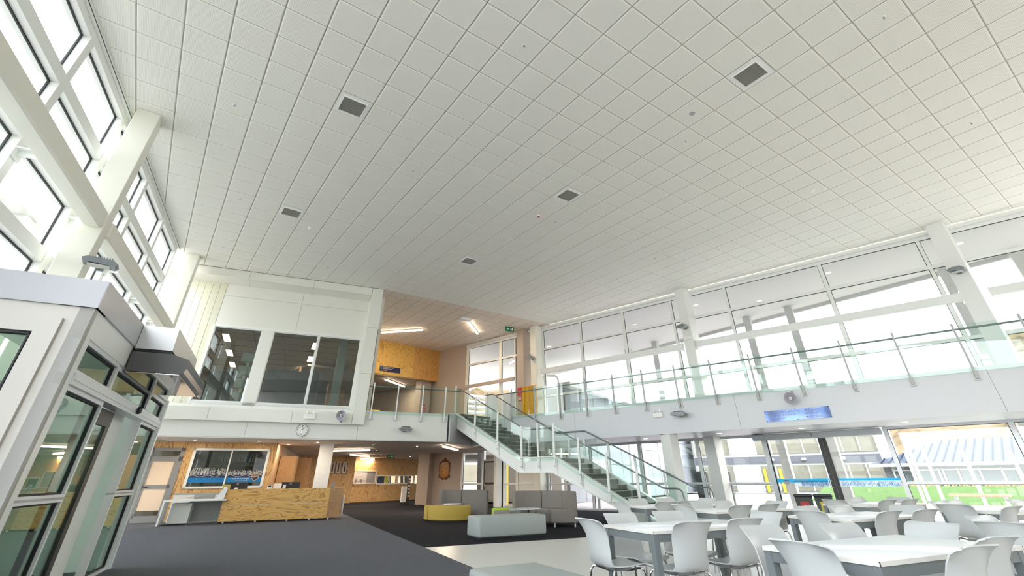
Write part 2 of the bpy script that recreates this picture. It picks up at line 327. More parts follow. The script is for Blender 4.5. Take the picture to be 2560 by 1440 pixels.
# ------------------------------------------------------------------ left glazed wall
wl = thing('wall_left', (LW.o[0], LW.o[1], 0), kind='structure')
vs_ = [-6.25, -3.9, -1.55, .70, 2.98, 5.52, 7.85, 10.15]
zr_ = [(7.88, 8.133), (6.77, 6.99), (5.65, 5.86), (4.53, 4.75), (3.42, 3.63), (2.30, 2.51), (1.18, 1.39), (0, .2)]
for a in vs_: MB(LW).box(a-.09, a+.09, .0, .24, 0, 8.133).build('mullion', white, wl)
for z0, z1 in zr_: MB(LW).box(-6.2, 10.2, .01, .235, z0, z1).build('transom', white, wl)
for i in range(len(vs_)-1):
    for k in range(len(zr_)-1):
        a0, a1, z0, z1 = vs_[i]+.09, vs_[i+1]-.09, zr_[k+1][1], zr_[k][0]
        m = MB(LW); w = .022
        m.box(a0, a0+w, .12, .15, z0, z1); m.box(a1-w, a1, .12, .15, z0, z1); m.box(a0, a1, .12, .15, z1-w, z1); m.box(a0, a1, .12, .15, z0, z0+w)
        q = m.build('gasket', gasket, wl)
        MB(LW).box(a0+w, a1-w, .13, .136, z0+w, z1-w).build('pane', g_clear, q)
MB(LW).box(-6.2, 10.4, -.05, 0, 8.04, 8.131).build('trim_2', white, **STR)
MB(LW).box(-6.2, 10.4, -.055, -.051, 8.05, 8.062).build('trim_3', gasket, **STR)
# columns in front of the left wall and their box beams
def column(x0, x1, y0, y1, z0, z1, fr, mt, label, group=None):
    o = MB(fr).cbox(x0, x1, y0, y1, z0, z1, .012).build('column', mt); tag(o, label, 'column', group); return o
CA = Fr((-1.88, 10.634), (1, 0)); CB = Fr((-.48, 18.465), (.99, -.12))
c1 = column(-.42, 0, 0, .55, 0, 8.131, CA, warmw, 'tall white column in front of left glazing with grey floodlight on it')
c2 = column(-.44, 0, 0, .5, 0, 8.131, CB, warmw, 'tall white column at left end of the projecting upstairs room')
c0 = column(-.42, 0, 0, .55, 0, 8.131, Fr((-3.32, 2.9), (1, 0)), warmw, 'white column nearest the camera in the top left corner')
bm_ = Fr((-1.88, 10.634), (.181, .984))
o = MB(bm_).cbox(.42, 7.9, .02, .30, 5.28, 5.62, .03).build('box_beam', warmw); tag(o, 'white horizontal box beam spanning from tall left column to the column by the room', 'beam')
o = MB(bm_).cbox(-7.6, -.02, .02, .30, 5.28, 5.62, .03).build('box_beam', warmw); tag(o, 'white horizontal box beam running left from tall left column above the entrance lobby', 'beam')
for k, a in enumerate(vs_):
    s0 = a - 2.62 - .04
    m = MB(LW); q = LW.pt(a, 0, 0)
    m.box(a-.12, a+.12, -.32, .0, 5.44, 5.46); m.box(a-.012, a+.012, -.32, 0, 5.36, 5.54); m.box(a-.13, a+.13, -.02, 0, 5.30, 5.60)
    o = m.build('bracket_arm', white, wl); (lambda *_: None)(o, 'white steel bracket arm from left glazing to the box beam, ' + ('eighth', 'seventh', 'sixth', 'fifth', 'fourth', 'third', 'second', 'first')[k] + ' from the far corner', 'bracket', 'bracket arms on left glazing')
# ------------------------------------------------------------------ lobby (vestibule)
lob = thing('entrance_lobby', (-.835, 6.091, 0), 'white panelled glass entrance lobby box projecting from the left wall', 'lobby')
a_ = Fr((-.835, 6.091), (-.984, .181))      # near face, running left
L = 4.89
def vpart(n, m, mt=white, par=lob): return m.build(n, mt, par)
lobw = mat('lobby_panel', (.56, .54, .50), .4)
vpart('wall_panel', MB(a_).box(0, .20, -.10, 0, 0, 2.68), lobw)
m = MB(a_); m.box(.20, 2.2, -.10, 0, 2.55, 2.68); m.box(.20, 2.2, -.10, 0, 0, .95); m.box(1.8, 2.2, -.1, 0, .95, 2.55); vpart('wall_panel', m, lobw)
m = MB(a_)
for q in ((.20, 1.8, 2.40, 2.55), (.20, 1.8, .95, 1.08), (.20, .37, 1.08, 2.40), (1.65, 1.8, 1.08, 2.40)): m.box(q[0], q[1], -.09, .035, q[2], q[3])
f = vpart('window_frame', m, lobw); MB(a_).box(.37, 1.65, -.05, -.04, 1.08, 2.40).build('pane', g_door, f)
m = MB(a_); m.box(.385, .40, -.06, .02, 1.08, 2.39); m.box(.385, 1.65, -.06, .02, 2.375, 2.39); m.build('gasket', gasket, f)
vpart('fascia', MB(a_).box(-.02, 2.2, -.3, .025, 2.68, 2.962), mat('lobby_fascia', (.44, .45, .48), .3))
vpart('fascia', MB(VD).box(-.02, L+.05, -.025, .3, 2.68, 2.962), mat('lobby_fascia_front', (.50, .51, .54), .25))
vpart('roof', MB(VD).box(.0, L, .0, 1.75, 2.9, 2.95))
vpart('header_panel', MB(VD).box(0, L, 0, .12, 2.42, 2.68))
vpart('corner_post', MB(VD).box(0, .20, 0, .12, 0, 2.42)); vpart('end_wall', MB(VD).box(L-.1, L, .12, 1.75, 0, 2.9), wall_w)
def aframe(par, fr, a0, a1, z0, z1, n0=.01, n1=.11, w=.045, mt=alu, gm=g_door, gk=True):
    m = MB(fr); m.box(a0, a0+w, n0, n1, z0, z1); m.box(a1-w, a1, n0, n1, z0, z1); m.box(a0+w, a1-w, n0, n1, z1-w, z1); m.box(a0+w, a1-w, n0, n1, z0, z0+w)
    f = m.build('window_frame', mt, par)
    if gk:
        m = MB(fr); v = .018; q = (a0+w, a1-w, z0+w, z1-w); nn = (n0+n1)/2
        m.box(q[0], q[0]+v, nn-.02, nn+.02, q[2], q[3]); m.box(q[1]-v, q[1], nn-.02, nn+.02, q[2], q[3]); m.box(q[0], q[1], nn-.02, nn+.02, q[3]-v, q[3]); m.box(q[0], q[1], nn-.02, nn+.02, q[2], q[2]+v); m.build('gasket', gasket, f)
    MB(fr).box(a0+w, a1-w, (n0+n1)/2-.003, (n0+n1)/2+.003, z0+w, z1-w).build('pane', gm, f); return f
aframe(lob, VD, .22, 1.50, 2.09, 2.42); aframe(lob, VD, 1.50, 3.60, 2.09, 2.40); aframe(lob, VD, 3.60, 4.86, 2.09, 2.40)
m = MB(VD); m.box(.2, L-.02, -.02, .13, 1.985, 2.09); m.box(.2, L-.02, -.028, -.02, 2.03, 2.04); vpart('door_header', m, alu)
m = MB(VD)
m.lathe(VD, 2.95, -.06, 2.06, [(.03, -.02), (.05, 0), (.05, .03)], k=12); vpart('motion_sensor', m, black)
aframe(lob, VD, .22, 1.50, 1.01, 1.985); aframe(lob, VD, .22, 1.50, .0, 1.03)
aframe(lob, VD, 3.60, 4.86, 1.01, 1.985); aframe(lob, VD, 3.60, 4.86, 0, 1.03)
vpart('end_post', MB(VD).box(4.83, 4.93, -.03, .13, 0, 2.43), alu)
m = MB(VD)   # dark sliding leaf and head
for q in ((1.54, 2.66, 1.80, 1.98), (1.54, 1.74, 0, 1.80), (2.50, 2.66, 0, 1.80), (1.54, 2.66, 0, .12)): m.box(q[0], q[1], .15, .20, q[2], q[3])
f = vpart('sliding_door', m, dark); MB(VD).box(1.74, 2.50, .17, .176, .12, 1.80).build('pane', g_door, f)
vpart('inner_screen', MB(VD).box(2.62, 3.6, .24, .28, 0, 2.42), wall_w)
# outer side of the lobby: glazed with white frames
for k in range(3): aframe(lob, VD, .1 + 1.6*k, 1.66 + 1.6*k, .05, 2.4, 1.70, 1.76)
# heater hood over the sliding door
he = thing('air_curtain', VD.pt(1.65, -.1, 2.4), 'large silver air curtain unit with dark end cap over the lobby sliding door', 'heater')
pr = [(0, 2.66), (0, 2.955), (.43, 2.955), (.44, 2.66)]
hx = Fr(VD.pt(1.65, 0, 0)[:2], (VD.n[0]*-1, VD.n[1]*-1))     # a = outward, n = along wall (negative = forward)
MB(hx).prism([(.03, 2.66), (.03, 2.955), (.43, 2.955), (.44, 2.66)], 0, 2.02).build('top_housing', mat('hood_top', (.66, .67, .68), .3, metal=.2), he)
pf = [(.02, 2.38), (.02, 2.62), (.44, 2.62), (.66, 2.56), (.665, 2.45), (.64, 2.40), (.58, 2.375)]
MB(hx).prism(pf, .01, 2.0).build('hood', mat('polished_hood', (.55, .57, .60), .16, metal=.85), he)
MB(hx).prism([(a, z) for a, z in pf], -.005, .009).build('end_cap', mat('dark_end_cap', (.10, .10, .10), .45), he)
MB(hx).box(.02, .60, .02, 1.98, 2.366, 2.374).build('mirror_plate', mat('mirror_plate', (.45, .46, .48), .05, metal=1), he)
MB(hx).box(.04, .43, .0, 2.0, 2.625, 2.655).build('shadow_gap', gasket, he)
# ------------------------------------------------------------------ projecting upstairs room
bx_ = thing('trim_4', (6.18, 18.056, 2.912), kind='structure')
frm = mat('room_surround', (.80, .80, .74), .28)
for a0, a1 in ((-8.2, -5.02), (-5.02, -2.71), (-2.71, -.44)): MB(BX).box(a0+.004, a1-.004, 0, .868, 7.83, H-.002).build('panel', frm, bx_)
for a0, a1 in ((-8.2, -5.0), (-5.0, -2.46), (-2.46, -.44)): MB(BX).box(a0+.004, a1-.004, 0, .5, 2.912, 3.31).build('panel', frm, bx_)
for z0, z1 in ((2.912, 4.70), (4.70, 6.48), (6.48, H-.002)): MB(BX).box(-.432, 0, 0, .868, z0+.004, z1-.004).build('panel', frm, bx_)
IW = Fr(BX.pt(-.477, .868, 0)[:2], BX.d)
wb = thing('wall_back', IW.pt(0, 0, 3.3), kind='structure')
for k in range(6): MB(IW).box(-6.75+.24*k, -6.75+.24*(k+1)-.008, 0, .05, 3.3, 7.9).build('board', mat('cream_board%d' % k, (.70, .70, .56), .5) if k == 0 else bpy.data.materials['cream_board0'], wb)
m = MB(IW); m.box(-6.9, .5, .05, .1, 3.3, 3.58); m.box(-6.9, -5.3, .05, .1, 3.58, 6.2); m.box(-6.9, .5, .05, .1, 6.2, 7.9); m.build('backing', wall_w, wb)
for a0, a1 in ((-5.31, -2.55), (-2.55, .47)):
    MB(IW).box(a0+.004, a1-.004, 0, .05, 7.38, 7.86).build('panel', frm, wb); MB(IW).box(a0+.004, a1-.004, 0, .05, 6.27, 7.372).build('panel', frm, wb)
MB(IW).box(-3.69, -3.28, -.03, .1, 3.3, 6.2).build('pillar', frm, wb)
MB(IW).box(-5.31, .47, -.03, .05, 3.3, 3.59).build('sill', white, wb); MB(IW).box(-5.31, .1, -.04, .06, 6.17, 6.26).build('head', white, wb)
MB(IW).box(-.04, .47, -.02, .08, 3.3, 6.2).build('jamb', frm, wb); MB(IW).box(-5.36, -5.27, -.04, .08, 3.3, 6.2).build('jamb', white, wb)
for k, (a0, a1) in enumerate(((-5.27, -3.69), (-3.28, -1.67), (-1.62, -.04))):
    w = thing('window_%d' % (k+1), IW.pt(a0, 0, 3.59), kind='structure')
    m = MB(IW)
    for q in ((a0, a0+.03, 3.59, 6.17), (a1-.03, a1, 3.59, 6.17), (a0, a1, 3.59, 3.62), (a0, a1, 6.14, 6.17)): m.box(q[0], q[1], .0, .04, q[2], q[3])
    m.build('window_frame', white, w); MB(IW).box(a0+.03, a1-.03, .02, .026, 3.62, 6.14).build('pane', g_box, w)
MB(IW).box(-1.67, -1.62, -.02, .06, 3.59, 6.17).build('mullion', white, wb)
# room behind
MB(IW).box(-7.2, .6, .1, 14, 6.55, 6.7).build('ceiling', tile_mat('room_tile', (.52, .44, .37), False), **STR)
m = MB(IW)
for k in range(12): m.box(-7.2, .6, 1.0+1.2*k, 1.02+1.2*k, 6.535, 6.551)
for k in range(7): m.box(-6.6+1.2*k, -6.58+1.2*k, .1, 14, 6.535, 6.551)
m.build('trim_5', gasket, **STR)
MB(IW).box(-7.2, .7, 13.9, 14.0, 3.4, 6.55).build('wall_far', plyv, **STR)
MB(IW).box(-7.4, -7.2, .1, 14, 3.4, 6.55).build('wall_side', plyv, **STR)
MB(IW).box(.62, .72, .1, 8, 3.4, H).build('wall_right', wall_w, **STR)
def panel_light(c, L_, w, ang, z, label, grp, mt=lamp2):
    fr = Fr(c, (math.cos(ang), math.sin(ang))); t = thing('ceiling_light', (c[0], c[1], z), label, 'light', grp)
    MB(fr).box(-L_/2-.02, L_/2+.02, -w/2-.02, w/2+.02, z-.03, z).build('frame', white, t); MB(fr).box(-L_/2, L_/2, -w/2, w/2, z-.036, z-.028).build('diffuser', mt, t)
    ld = bpy.data.lights.new('lamp_glow', 'AREA'); ld.shape = 'RECTANGLE'; ld.size = L_; ld.size_y = w; ld.energy = 9; ld.color = (1, .78, .56)
    q = bpy.data.objects.new('lamp_glow', ld); COL.objects.link(q); q.parent = t; q.location = (0, 0, -.05); q.rotation_euler = (0, 0, ang)
al = math.atan2(.984, .181)
K_ = (6.55-CZ)/(6.2-CZ)
for k, (x, y) in enumerate(((1.30, 21.65), (1.76, 24.4), (2.22, 27.0))): panel_light((x*K_, y*K_), 1.25, .24, al, 6.534, 'warm rectangular ceiling light in the row behind the left upstairs window, ' + ('nearest', 'middle', 'farthest')[k] + ' one', 'lights behind the left upstairs window')
for k, (x, y) in enumerate(((4.6, 21.1), (5.08, 23.7), (5.54, 26.4))): panel_light((x*K_, y*K_), 1.25, .24, al, 6.534, 'warm rectangular ceiling light in the row behind the divided upstairs window, ' + ('nearest', 'middle', 'farthest')[k] + ' one', 'lights behind the divided upstairs window')
t = thing('partition', IW.pt(-2.0, 1.2, 3.4), 'dark blue fabric partition behind the divided upstairs window', 'partition')
MB(IW).cbox(-3.3, -1.3, 1.5, 1.6, 3.4, 5.05, .03).build('screen', bluepart, t); MB(IW).box(-3.3, -1.3, 1.48, 1.62, 3.4, 3.44).build('foot_rail', silver, t)
o = MB(IW).cbox(-1.25, -.85, 3.2, 3.5, 3.4, 5.1, .03).build('partition', bluepart); tag(o, 'narrow dark blue partition right of the larger upstairs one', 'partition')
o = MB(IW).cbox(-.75, -.42, 1.2, 1.5, 3.4, 6.55, .02).build('column', palegreen); tag(o, 'pale green column inside the divided upstairs window', 'column')
o = MB(IW).cbox(-5.25, -4.35, 1.5, 1.6, 3.4, 4.9, .03).build('partition', bluepart); tag(o, 'dark grey blue partition behind the left upstairs window', 'partition')
t = thing('green_box_stack', IW.pt(-4.0, 1.5, 3.4), 'stack of pale green hooded boxes inside the left upstairs window', 'shelf')  # pale green hooded boxes stacked one above another
for k in range(4): MB(IW).prism([(-4.25, 3.75+.48*k), (-3.75, 3.75+.48*k), (-3.75, 4.05+.48*k), (-4.2, 4.08+.48*k), (-4.25, 4.02+.48*k)], 1.0, 1.35).build('hooded_box', palegreen, t)
MB(IW).box(-4.05, -3.95, 1.15, 1.2, 3.4, 5.5).build('post', white, t)
o = MB(IW).box(-1.05, -.78, 3.9, 4.0, 3.4, 5.0).build('door_1', beige, **STR)
# ------------------------------------------------------------------ first floor slab, fascias
SC = (9.332, 17.452); SE = (11.65, 19.5)
back = [P2(FB, -13, .155), P2(FB, .12, .155), (SE[0]+.05, SE[1]+.05), P2(WR, -1.2), P2(WR, -20), (-3, 39)]
MB().slab(back, SOF+.02, FL2).build('floor', carpet_g, **STR)
strip = [SE, P2(FR, 14.6), P2(WR, 20.0), P2(WR, -1.2)]
MB().slab(strip, SOF, FL2).build('floor', mat('soffit_paint', (.62, .65, .69), .4), **STR)
lowc = MB().slab([P2(FB, -13, .1), P2(FB, 0, .1), (SE[0], SE[1]+.1), P2(WR, -1.2), P2(WR, -20), (-3, 39)], SOF+.008, SOF+.019).build('ceiling', gridm, **STR)
m = MB()
for i in range(-8, 14):
    for j in range(0, 15):
        p = [FB.pt(a, n, 0)[:2] for a, n in ((i*1.2+.01, .12+j*1.2), (i*1.2+1.19, .12+j*1.2), (i*1.2+1.19, 1.30+j*1.2), (i*1.2+.01, 1.30+j*1.2))]
        p = clip(p, WR.o[0], WR.o[1], WR.n[0], WR.n[1])
        sx, sy = SE[0]-SC[0], SE[1]-SC[1]
        if p: p = clip(p, SC[0], SC[1], sy, -sx)
        if len(p) > 2: m.slab(p, SOF, SOF+.01)
m.build('ceiling_tile', lowtile, lowc, kind='stuff')
ff = thing('wall_fascia', (9.332, 17.452, SOF), kind='structure')
for a0, a1 in ((-12, -7), (-7, -3.38), (-3.38, 0)): MB(FB).box(a0+.004, a1-.004, .10, .16, SOF-.01, 3.41).build('panel', wall_w, ff)
FS = Fr(SC, (SE[0]-SC[0], SE[1]-SC[1]))
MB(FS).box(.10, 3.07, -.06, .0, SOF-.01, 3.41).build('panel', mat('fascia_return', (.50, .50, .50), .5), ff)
f2 = thing('wall_balcony', (13.93, 11.126, SOF), kind='structure'); blu = mat('balcony_fascia_paint', (.68, .70, .74), .35)
for a0, a1 in ((-8.66, -3.2), (-3.2, 2.79), (2.79, 8.8), (8.8, 14.6)): MB(FR).box(a0+.004, a1-.004, -.03, .03, SOF-.008, 3.43).build('panel', blu, f2)
MB(FR).box(-8.6, 14.6, -.04, .05, 3.43, 3.465).build('cap', white, f2)
# ------------------------------------------------------------------ right glazed wall
wr = thing('wall_right_glazed', (15.125, 18.495, 0), kind='structure')
vr = [(-5.72, -5.52), (-3.07, -2.90), (-1.95, -1.88), (-.05, .06), (2.29, 2.42), (4.67, 4.79), (7.05, 7.15), (9.40, 9.50), (12.86, 12.98), (15.76, 15.86), (18.9, 19.0)]
for a0, a1 in vr: MB(WR).box(a0, a1, 0, .14, FL2, 7.88).build('mullion', white if a0 > -1 else warmw, wr)
for z0, z1, a0 in ((7.86, H, -5.7), (6.87, 6.97, -5.7), (4.60, 4.70, -.1), (3.40, 3.52, -5.7)): MB(WR).box(a0, 22, .005, .135, z0, z1).build('transom', white, wr)
MB(WR).box(-5.7, 19, -.06, 0, 7.97, 8.06).build('ledge', white, wr)
edges = [(q0[1], q1[0]) for q0, q1 in zip(vr, vr[1:])]
for a0, a1 in edges:
    if a1-a0 < .3: continue
    for z0, z1 in ((3.52, 4.60), (4.70, 6.87), (6.97, 7.86)) if a0 > -.1 else ((3.52, 6.87), (6.97, 7.86)):
        m = MB(WR); w = .014
        m.box(a0, a0+w, .05, .08, z0, z1); m.box(a1-w, a1, .05, .08, z0, z1); m.box(a0, a1, .05, .08, z1-w, z1); m.box(a0, a1, .05, .08, z0, z0+w)
        q = m.build('gasket', gasket, wr); MB(WR).box(a0+w, a1-w, .06, .066, z0+w, z1-w).build('pane', g_clear, q)
MB(WR).box(-5.7, -1.9, -.12, .0, 5.62, 5.80).build('trim_6', taupe, **STR)
MB(WR).box(-8.3, -5.72, -.02, .14, 0, H).build('wall_taupe', taupe, **STR)
# beams inside the upper right glazing
for a0, a1, lb in ((.12, 7.45, 'long white rectangular beam across the right glazing beside the middle column'), (8.05, 16.15, 'long white rectangular beam across the right glazing between the two tall columns'), (16.75, 22, 'white rectangular beam across the right glazing at the far right edge')):
    t = thing('box_beam', WR.pt(a0, -.3, 5.65), lb, 'beam')
    MB(WR).cbox(a0, a1, -.42, -.24, 5.63, 5.86, .01).build('beam', white, t)
    for e in (a0, a1-.03): MB(WR).box(e, e+.03, -.45, -.20, 5.56, 5.93).build('end_plate', white, t)
# columns on the right
def rcol(x, y, w, d, z1, mt, lb): return column(0, w, 0, d, 0, z1, Fr((x, y), (1, 0)), mt, lb)
rcol(16.54, 10.67, .46, .44, 8.131, white, 'tall white column in the middle of the right glazing with floodlight and emergency light')
rcol(18.43, 2.26, .52, .45, 8.131, white, 'tall white column near the right edge with grey floodlight on it')
rcol(14.69, 18.51, .40, .48, 8.131, warmw, 'white column left of the golden panel above the stairs')
tag(MB(Fr((14.5, 19.37), (1, 0))).cbox(.02, .5, 0, .6, FL2, 8.131).build('column', taupe), 'taupe painted upstairs column behind the golden panel', 'column')
column(0, .42, 0, .40, 0, SOF, Fr((14.02, 10.66), (1, -.05)), white, 'white square column under the balcony beside the bottom of the stairs')
column(0, .3, 0, .3, 0, SOF+.015, Fr((14.10, 21.2), (.977, -.2121)), white, 'white column under the upper floor in front of the dark framed door')
column(0, .78, 0, .55, 0, SOF+.015, Fr((12.55, 26.73), (.43, -.90)), taupe, 'taupe square column beside the carved crest')
column(0, .52, 0, .34, 0, SOF+.015, Fr((5.52, 20.82), (.977, -.2121)), white, 'white column standing behind the plywood reception desk')
# lower glazing
wq = thing('wall_right_lower', (15.125, 18.495, 0), kind='structure')
lm = [(-5.72, -5.60), (-4.17, -4.05), (-2.72, -2.62), (-1.9, -1.75), (.0, .1), (2.3, 2.4), (4.67, 4.79), (7.07, 7.18), (9.42, 9.57), (12.95, 13.06), (15.76, 15.88), (18.9, 19.0)]
for a0, a1 in lm: MB(WR).box(a0, a1, -.02, .12, 0, SOF).build('mullion', silver if a0 > 0 else white, wq)
for k in range(len(lm)-1):
    a0, a1 = lm[k][1], lm[k+1][0]
    if 9 < a0 < 12: continue
    if k == 1: continue
    MB(WR).box(a0, a1, -.01, .11, 0, .07).build('transom', silver, wq); MB(WR).box(a0, a1, -.01, .11, .925, .99).build('transom', silver if a0 > 0 else white, wq); MB(WR).box(a0, a1, -.01, .11, SOF-.06, SOF).build('transom', silver, wq)
    for z0, z1 in ((.07, .925), (.99, SOF-.06)):
        m = MB(WR); w = .012; m.box(a0, a0+w, .02, .06, z0, z1); m.box(a1-w, a1, .02, .06, z0, z1); m.box(a0, a1, .02, .06, z1-w, z1)
        q = m.build('gasket', gasket, wq); MB(WR).box(a0+w, a1-w, .04, .046, z0+.005, z1-w).build('pane', g_clear, q)
# glass double door with black stiles
dd = thing('door_2', WR.pt(11.25, 0, 0), kind='structure')
for s in (-1, 1):
    e0, e1 = sorted((11.255+s*.005, 11.255+s*.115)); MB(WR).box(e0, e1, -.01, .05, 0, 2.22).build('stile', dark, dd)
    g0, g1 = sorted((11.255+s*.115, 11.255+s*1.67)); MB(WR).box(g0, g1, .01, .022, .1, 2.22).build('pane', g_clear, dd)
    MB(WR).box(g0, g1, -.01, .05, 0, .10).build('bottom_rail', dark, dd)
    c = 11.255+s*.16; MB(WR).tube([WR.pt(c-s*.09, -.01, 1.20), WR.pt(c, -.07, 1.20), WR.pt(c, -.07, .85), WR.pt(c-s*.09, -.01, .85)], .012).build('handle', chrome, dd)
MB(WR).box(9.57, 9.60, .0, .05, 0, 2.23).build('jamb', gasket, dd)
MB(WR).lathe(WR, 11.17, -.02, 1.02, [(.022, 0), (.022, .02)], k=14).build('lock', chrome, dd)
t = thing('air_curtain', WR.pt(11.1, -.2, 2.2), 'long pale grey air curtain box above the glass double doors', 'heater')
for a0, a1 in ((9.23, 11.05), (11.06, 12.93)): MB(WR).cbox(a0, a1, -.34, -.02, 2.22, 2.40, .02).build('housing', mat('grey_housing', (.50, .53, .56), .35) if a0 < 10 else bpy.data.materials['grey_housing'], t)
# ------------------------------------------------------------------ decals and writing helpers
def text(s, size, fr, a, n, z, mt, name, parent, depth=.002, bold=False, facing=-1):
    c = bpy.data.curves.new('t', 'FONT'); c.body = s; c.size = size; c.extrude = depth; c.resolution_u = 2
    if bold: c.offset = size*.02
    o = bpy.data.objects.new('t', c); COL.objects.link(o); dg = bpy.context.evaluated_depsgraph_get()
    me = bpy.data.meshes.new_from_object(o.evaluated_get(dg)); bpy.data.objects.remove(o)
    me.materials.clear(); me.materials.append(mt)
    p = Vector(fr.pt(a, n, z)); d = Vector((*fr.d, 0)); org = Vector((0, 0, 0)); q = parent
    while q is not None: org += q.location; q = q.parent
    mx = Matrix(((d.x, 0, d.y*1 if False else -fr.n[0]*-1*0, 0), (d.y, 0, 0, 0), (0, 1, 0, 0), (0, 0, 0, 1)))
    mx = Matrix(((d.x, 0, -fr.n[0], p.x-org.x), (d.y, 0, -fr.n[1], p.y-org.y), (0, 1, 0, p.z-org.z), (0, 0, 0, 1)))
    me.transform(mx); ob = bpy.data.objects.new(name, me); COL.objects.link(ob); ob.parent = parent; return ob
def plate(name, fr, a0, a1, z0, z1, n0, n1, mt, parent=None, **k): return MB(fr).box(a0, a1, n0, n1, z0, z1).build(name, mt, parent, **k)
def ridge(fr, a0, a1, zb, zt, n, mt, name, parent, seed, teeth=26):     # jagged mountain print
    rr = random.Random(seed); m = MB(fr); vs = []; N = teeth*2
    top = [zb + (zt-zb)*(.55 + .45*math.sin(math.pi*(i/N)**.7)*rr.uniform(.75, 1)) for i in range(N+1)]
    for i in range(N+1): vs.append(fr.pt(a0+(a1-a0)*i/N, n, zb)); vs.append(fr.pt(a0+(a1-a0)*i/N, n, top[i]))
    m.add(vs, [(2*i, 2*i+2, 2*i+3, 2*i+1) for i in range(N)]); return m.build(name, mt, parent), top
def scribble(fr, a0, a1, z0, z1, n, mt, name, parent, seed, cnt, w=.006):
    rr = random.Random(seed); m = MB(fr)
    for _ in range(cnt):
        a = rr.uniform(a0, a1); z = z1 - (z1-z0)*rr.random()**.8*.9
        for _k in range(rr.randint(2, 5)):
            b = a + rr.uniform(-.045, .045); y = z - rr.uniform(.01, (z1-z0)*.35)
            if y < z0 or b < a0 or b > a1: break
            L_ = math.hypot(b-a, y-z)+1e-6; ox, oz = -(y-z)/L_*w/2, (b-a)/L_*w/2
            m.add([fr.pt(a-ox, n, z-oz), fr.pt(b-ox, n, y-oz), fr.pt(b+ox, n, y+oz), fr.pt(a+ox, n, z+oz)], [(0, 1, 2, 3)])
            a, z = b, y
    return m.build(name, mt, parent)
# ------------------------------------------------------------------ balcony balustrade
postm = mat('grey_post', (.46, .475, .49), .4); railm = mat('dark_steel_rail', (.22, .24, .25), .3, metal=.5)
ba = thing('balustrade', FR.pt(3, 0, 3.43), 'long glass and steel balustrade along the right balcony edge', 'railing')
ps = [-6.28, -5.03, -3.79, -2.56, -1.37, -.17, 1.05, 2.28, 3.53, 4.78, 6.03, 7.30, 8.57, 9.84, 11.1, 12.4]
for i, a in enumerate(ps):
    q = MB(FR).box(a-.024, a+.024, -.15, -.085, 3.19, 4.54).build('post', postm, ba)
    m = MB(FR); m.box(a-.065, a+.065, -.045, -.035, 3.16, 3.47); m.box(a-.065, a-.055, -.10, -.045, 3.16, 3.46); m.box(a+.055, a+.065, -.10, -.045, 3.16, 3.46); m.box(a-.06, a+.06, -.1, -.04, 3.16, 3.17)
    m.build('bracket', white, q); m = MB(FR)
    for z in (3.23, 3.40): m.lathe(FR, a, -.14, z, [(.014, -.006), (.014, .006)], k=8)
    m.build('bolt', gasket, q)
    if i < len(ps)-1: MB(FR).box(a+.02, ps[i+1]-.02, -.105, -.095, 3.36, 4.49).build('glass_panel', g_green, ba)
MB(FR).tube([FR.pt(ps[0]-1, -.03, 4.40), FR.pt(12.4, -.03, 4.40)], .026, 10).build('handrail', railm, ba, smooth=True)
bb = thing('balustrade', FB.pt(-1.5, 0, 3.4), 'glass and steel balustrade beside the upstairs room above the clock fascia', 'railing')
pb = [-3.01, -2.08, -1.10, -.18]
for i, a in enumerate(pb):
    q = MB(FB).box(a-.02, a+.02, -.02, .04, 3.11, 4.40).build('post', white, bb); m = MB(FB)
    m.box(a-.055, a+.055, .04, .10, 3.10, 3.40); m.build('bracket', silver, q)
    a1 = pb[i+1]-.02 if i < 3 else .45
    MB(FB).box(a+.02, a1, .02, .03, 3.30, 4.42).build('glass_panel', g_green, bb)
MB(FB).tube([FB.pt(-3.6, .07, 4.28), FB.pt(.5, .07, 4.28)], .022, 10).build('handrail', railm, bb, smooth=True)
# ------------------------------------------------------------------ stairs
WD = 1.85; RS1 = (3.501-1.763)/11; RS2 = 1.763/11; TR = .32
st = thing('staircase', ST.pt(0, .9, 0), 'white steel staircase with dark carpeted treads and glass sides rising to the upper floor', 'staircase')
for k in range(1, 11):
    z = 1.763+RS1*k; a1 = -.75-TR*(k-1); q = MB(ST).box(a1-TR-.02, a1, .05, WD-.05, z-RS1-.02, z).build('step', stairc, st)
    MB(ST).box(a1-.022, a1+.004, .06, WD-.06, z-.004, z+.004).build('nosing', white, q)
    z = 1.763-RS2*k; a0 = .68+TR*(k-1); q = MB(ST).box(a0, a0+TR, .05, WD-.05, max(z-RS2-.02, 0), z).build('step', stairc, st)
    MB(ST).box(a0+TR-.022, a0+TR+.004, .06, WD-.06, z-.004, z+.004).build('nosing', white, q)
z = 3.501; q = MB(ST).box(-4.75, -4.27+.32, .05, WD-.05, z-.17, z).build('landing', stairc, st); MB(ST).box(-3.972, -3.946, .06, WD-.06, z-.004, z+.004).build('nosing', white, q)
q = MB(ST).box(-.75, .68, .05, WD-.05, 1.66, 1.763).build('landing', stairc, st); MB(ST).box(.656, .684, .06, WD-.06, 1.759, 1.767).build('nosing', white, q)
cen = [(-4.80, 3.53), (-4.20, 3.52), (-.76, 1.80), (.66, 1.80), (4.22, 0.02)]
bot = [(3.80, 0.0), (.54, 1.345), (-.86, 1.36), (-4.22, 3.03), (-4.72, 3.06)]
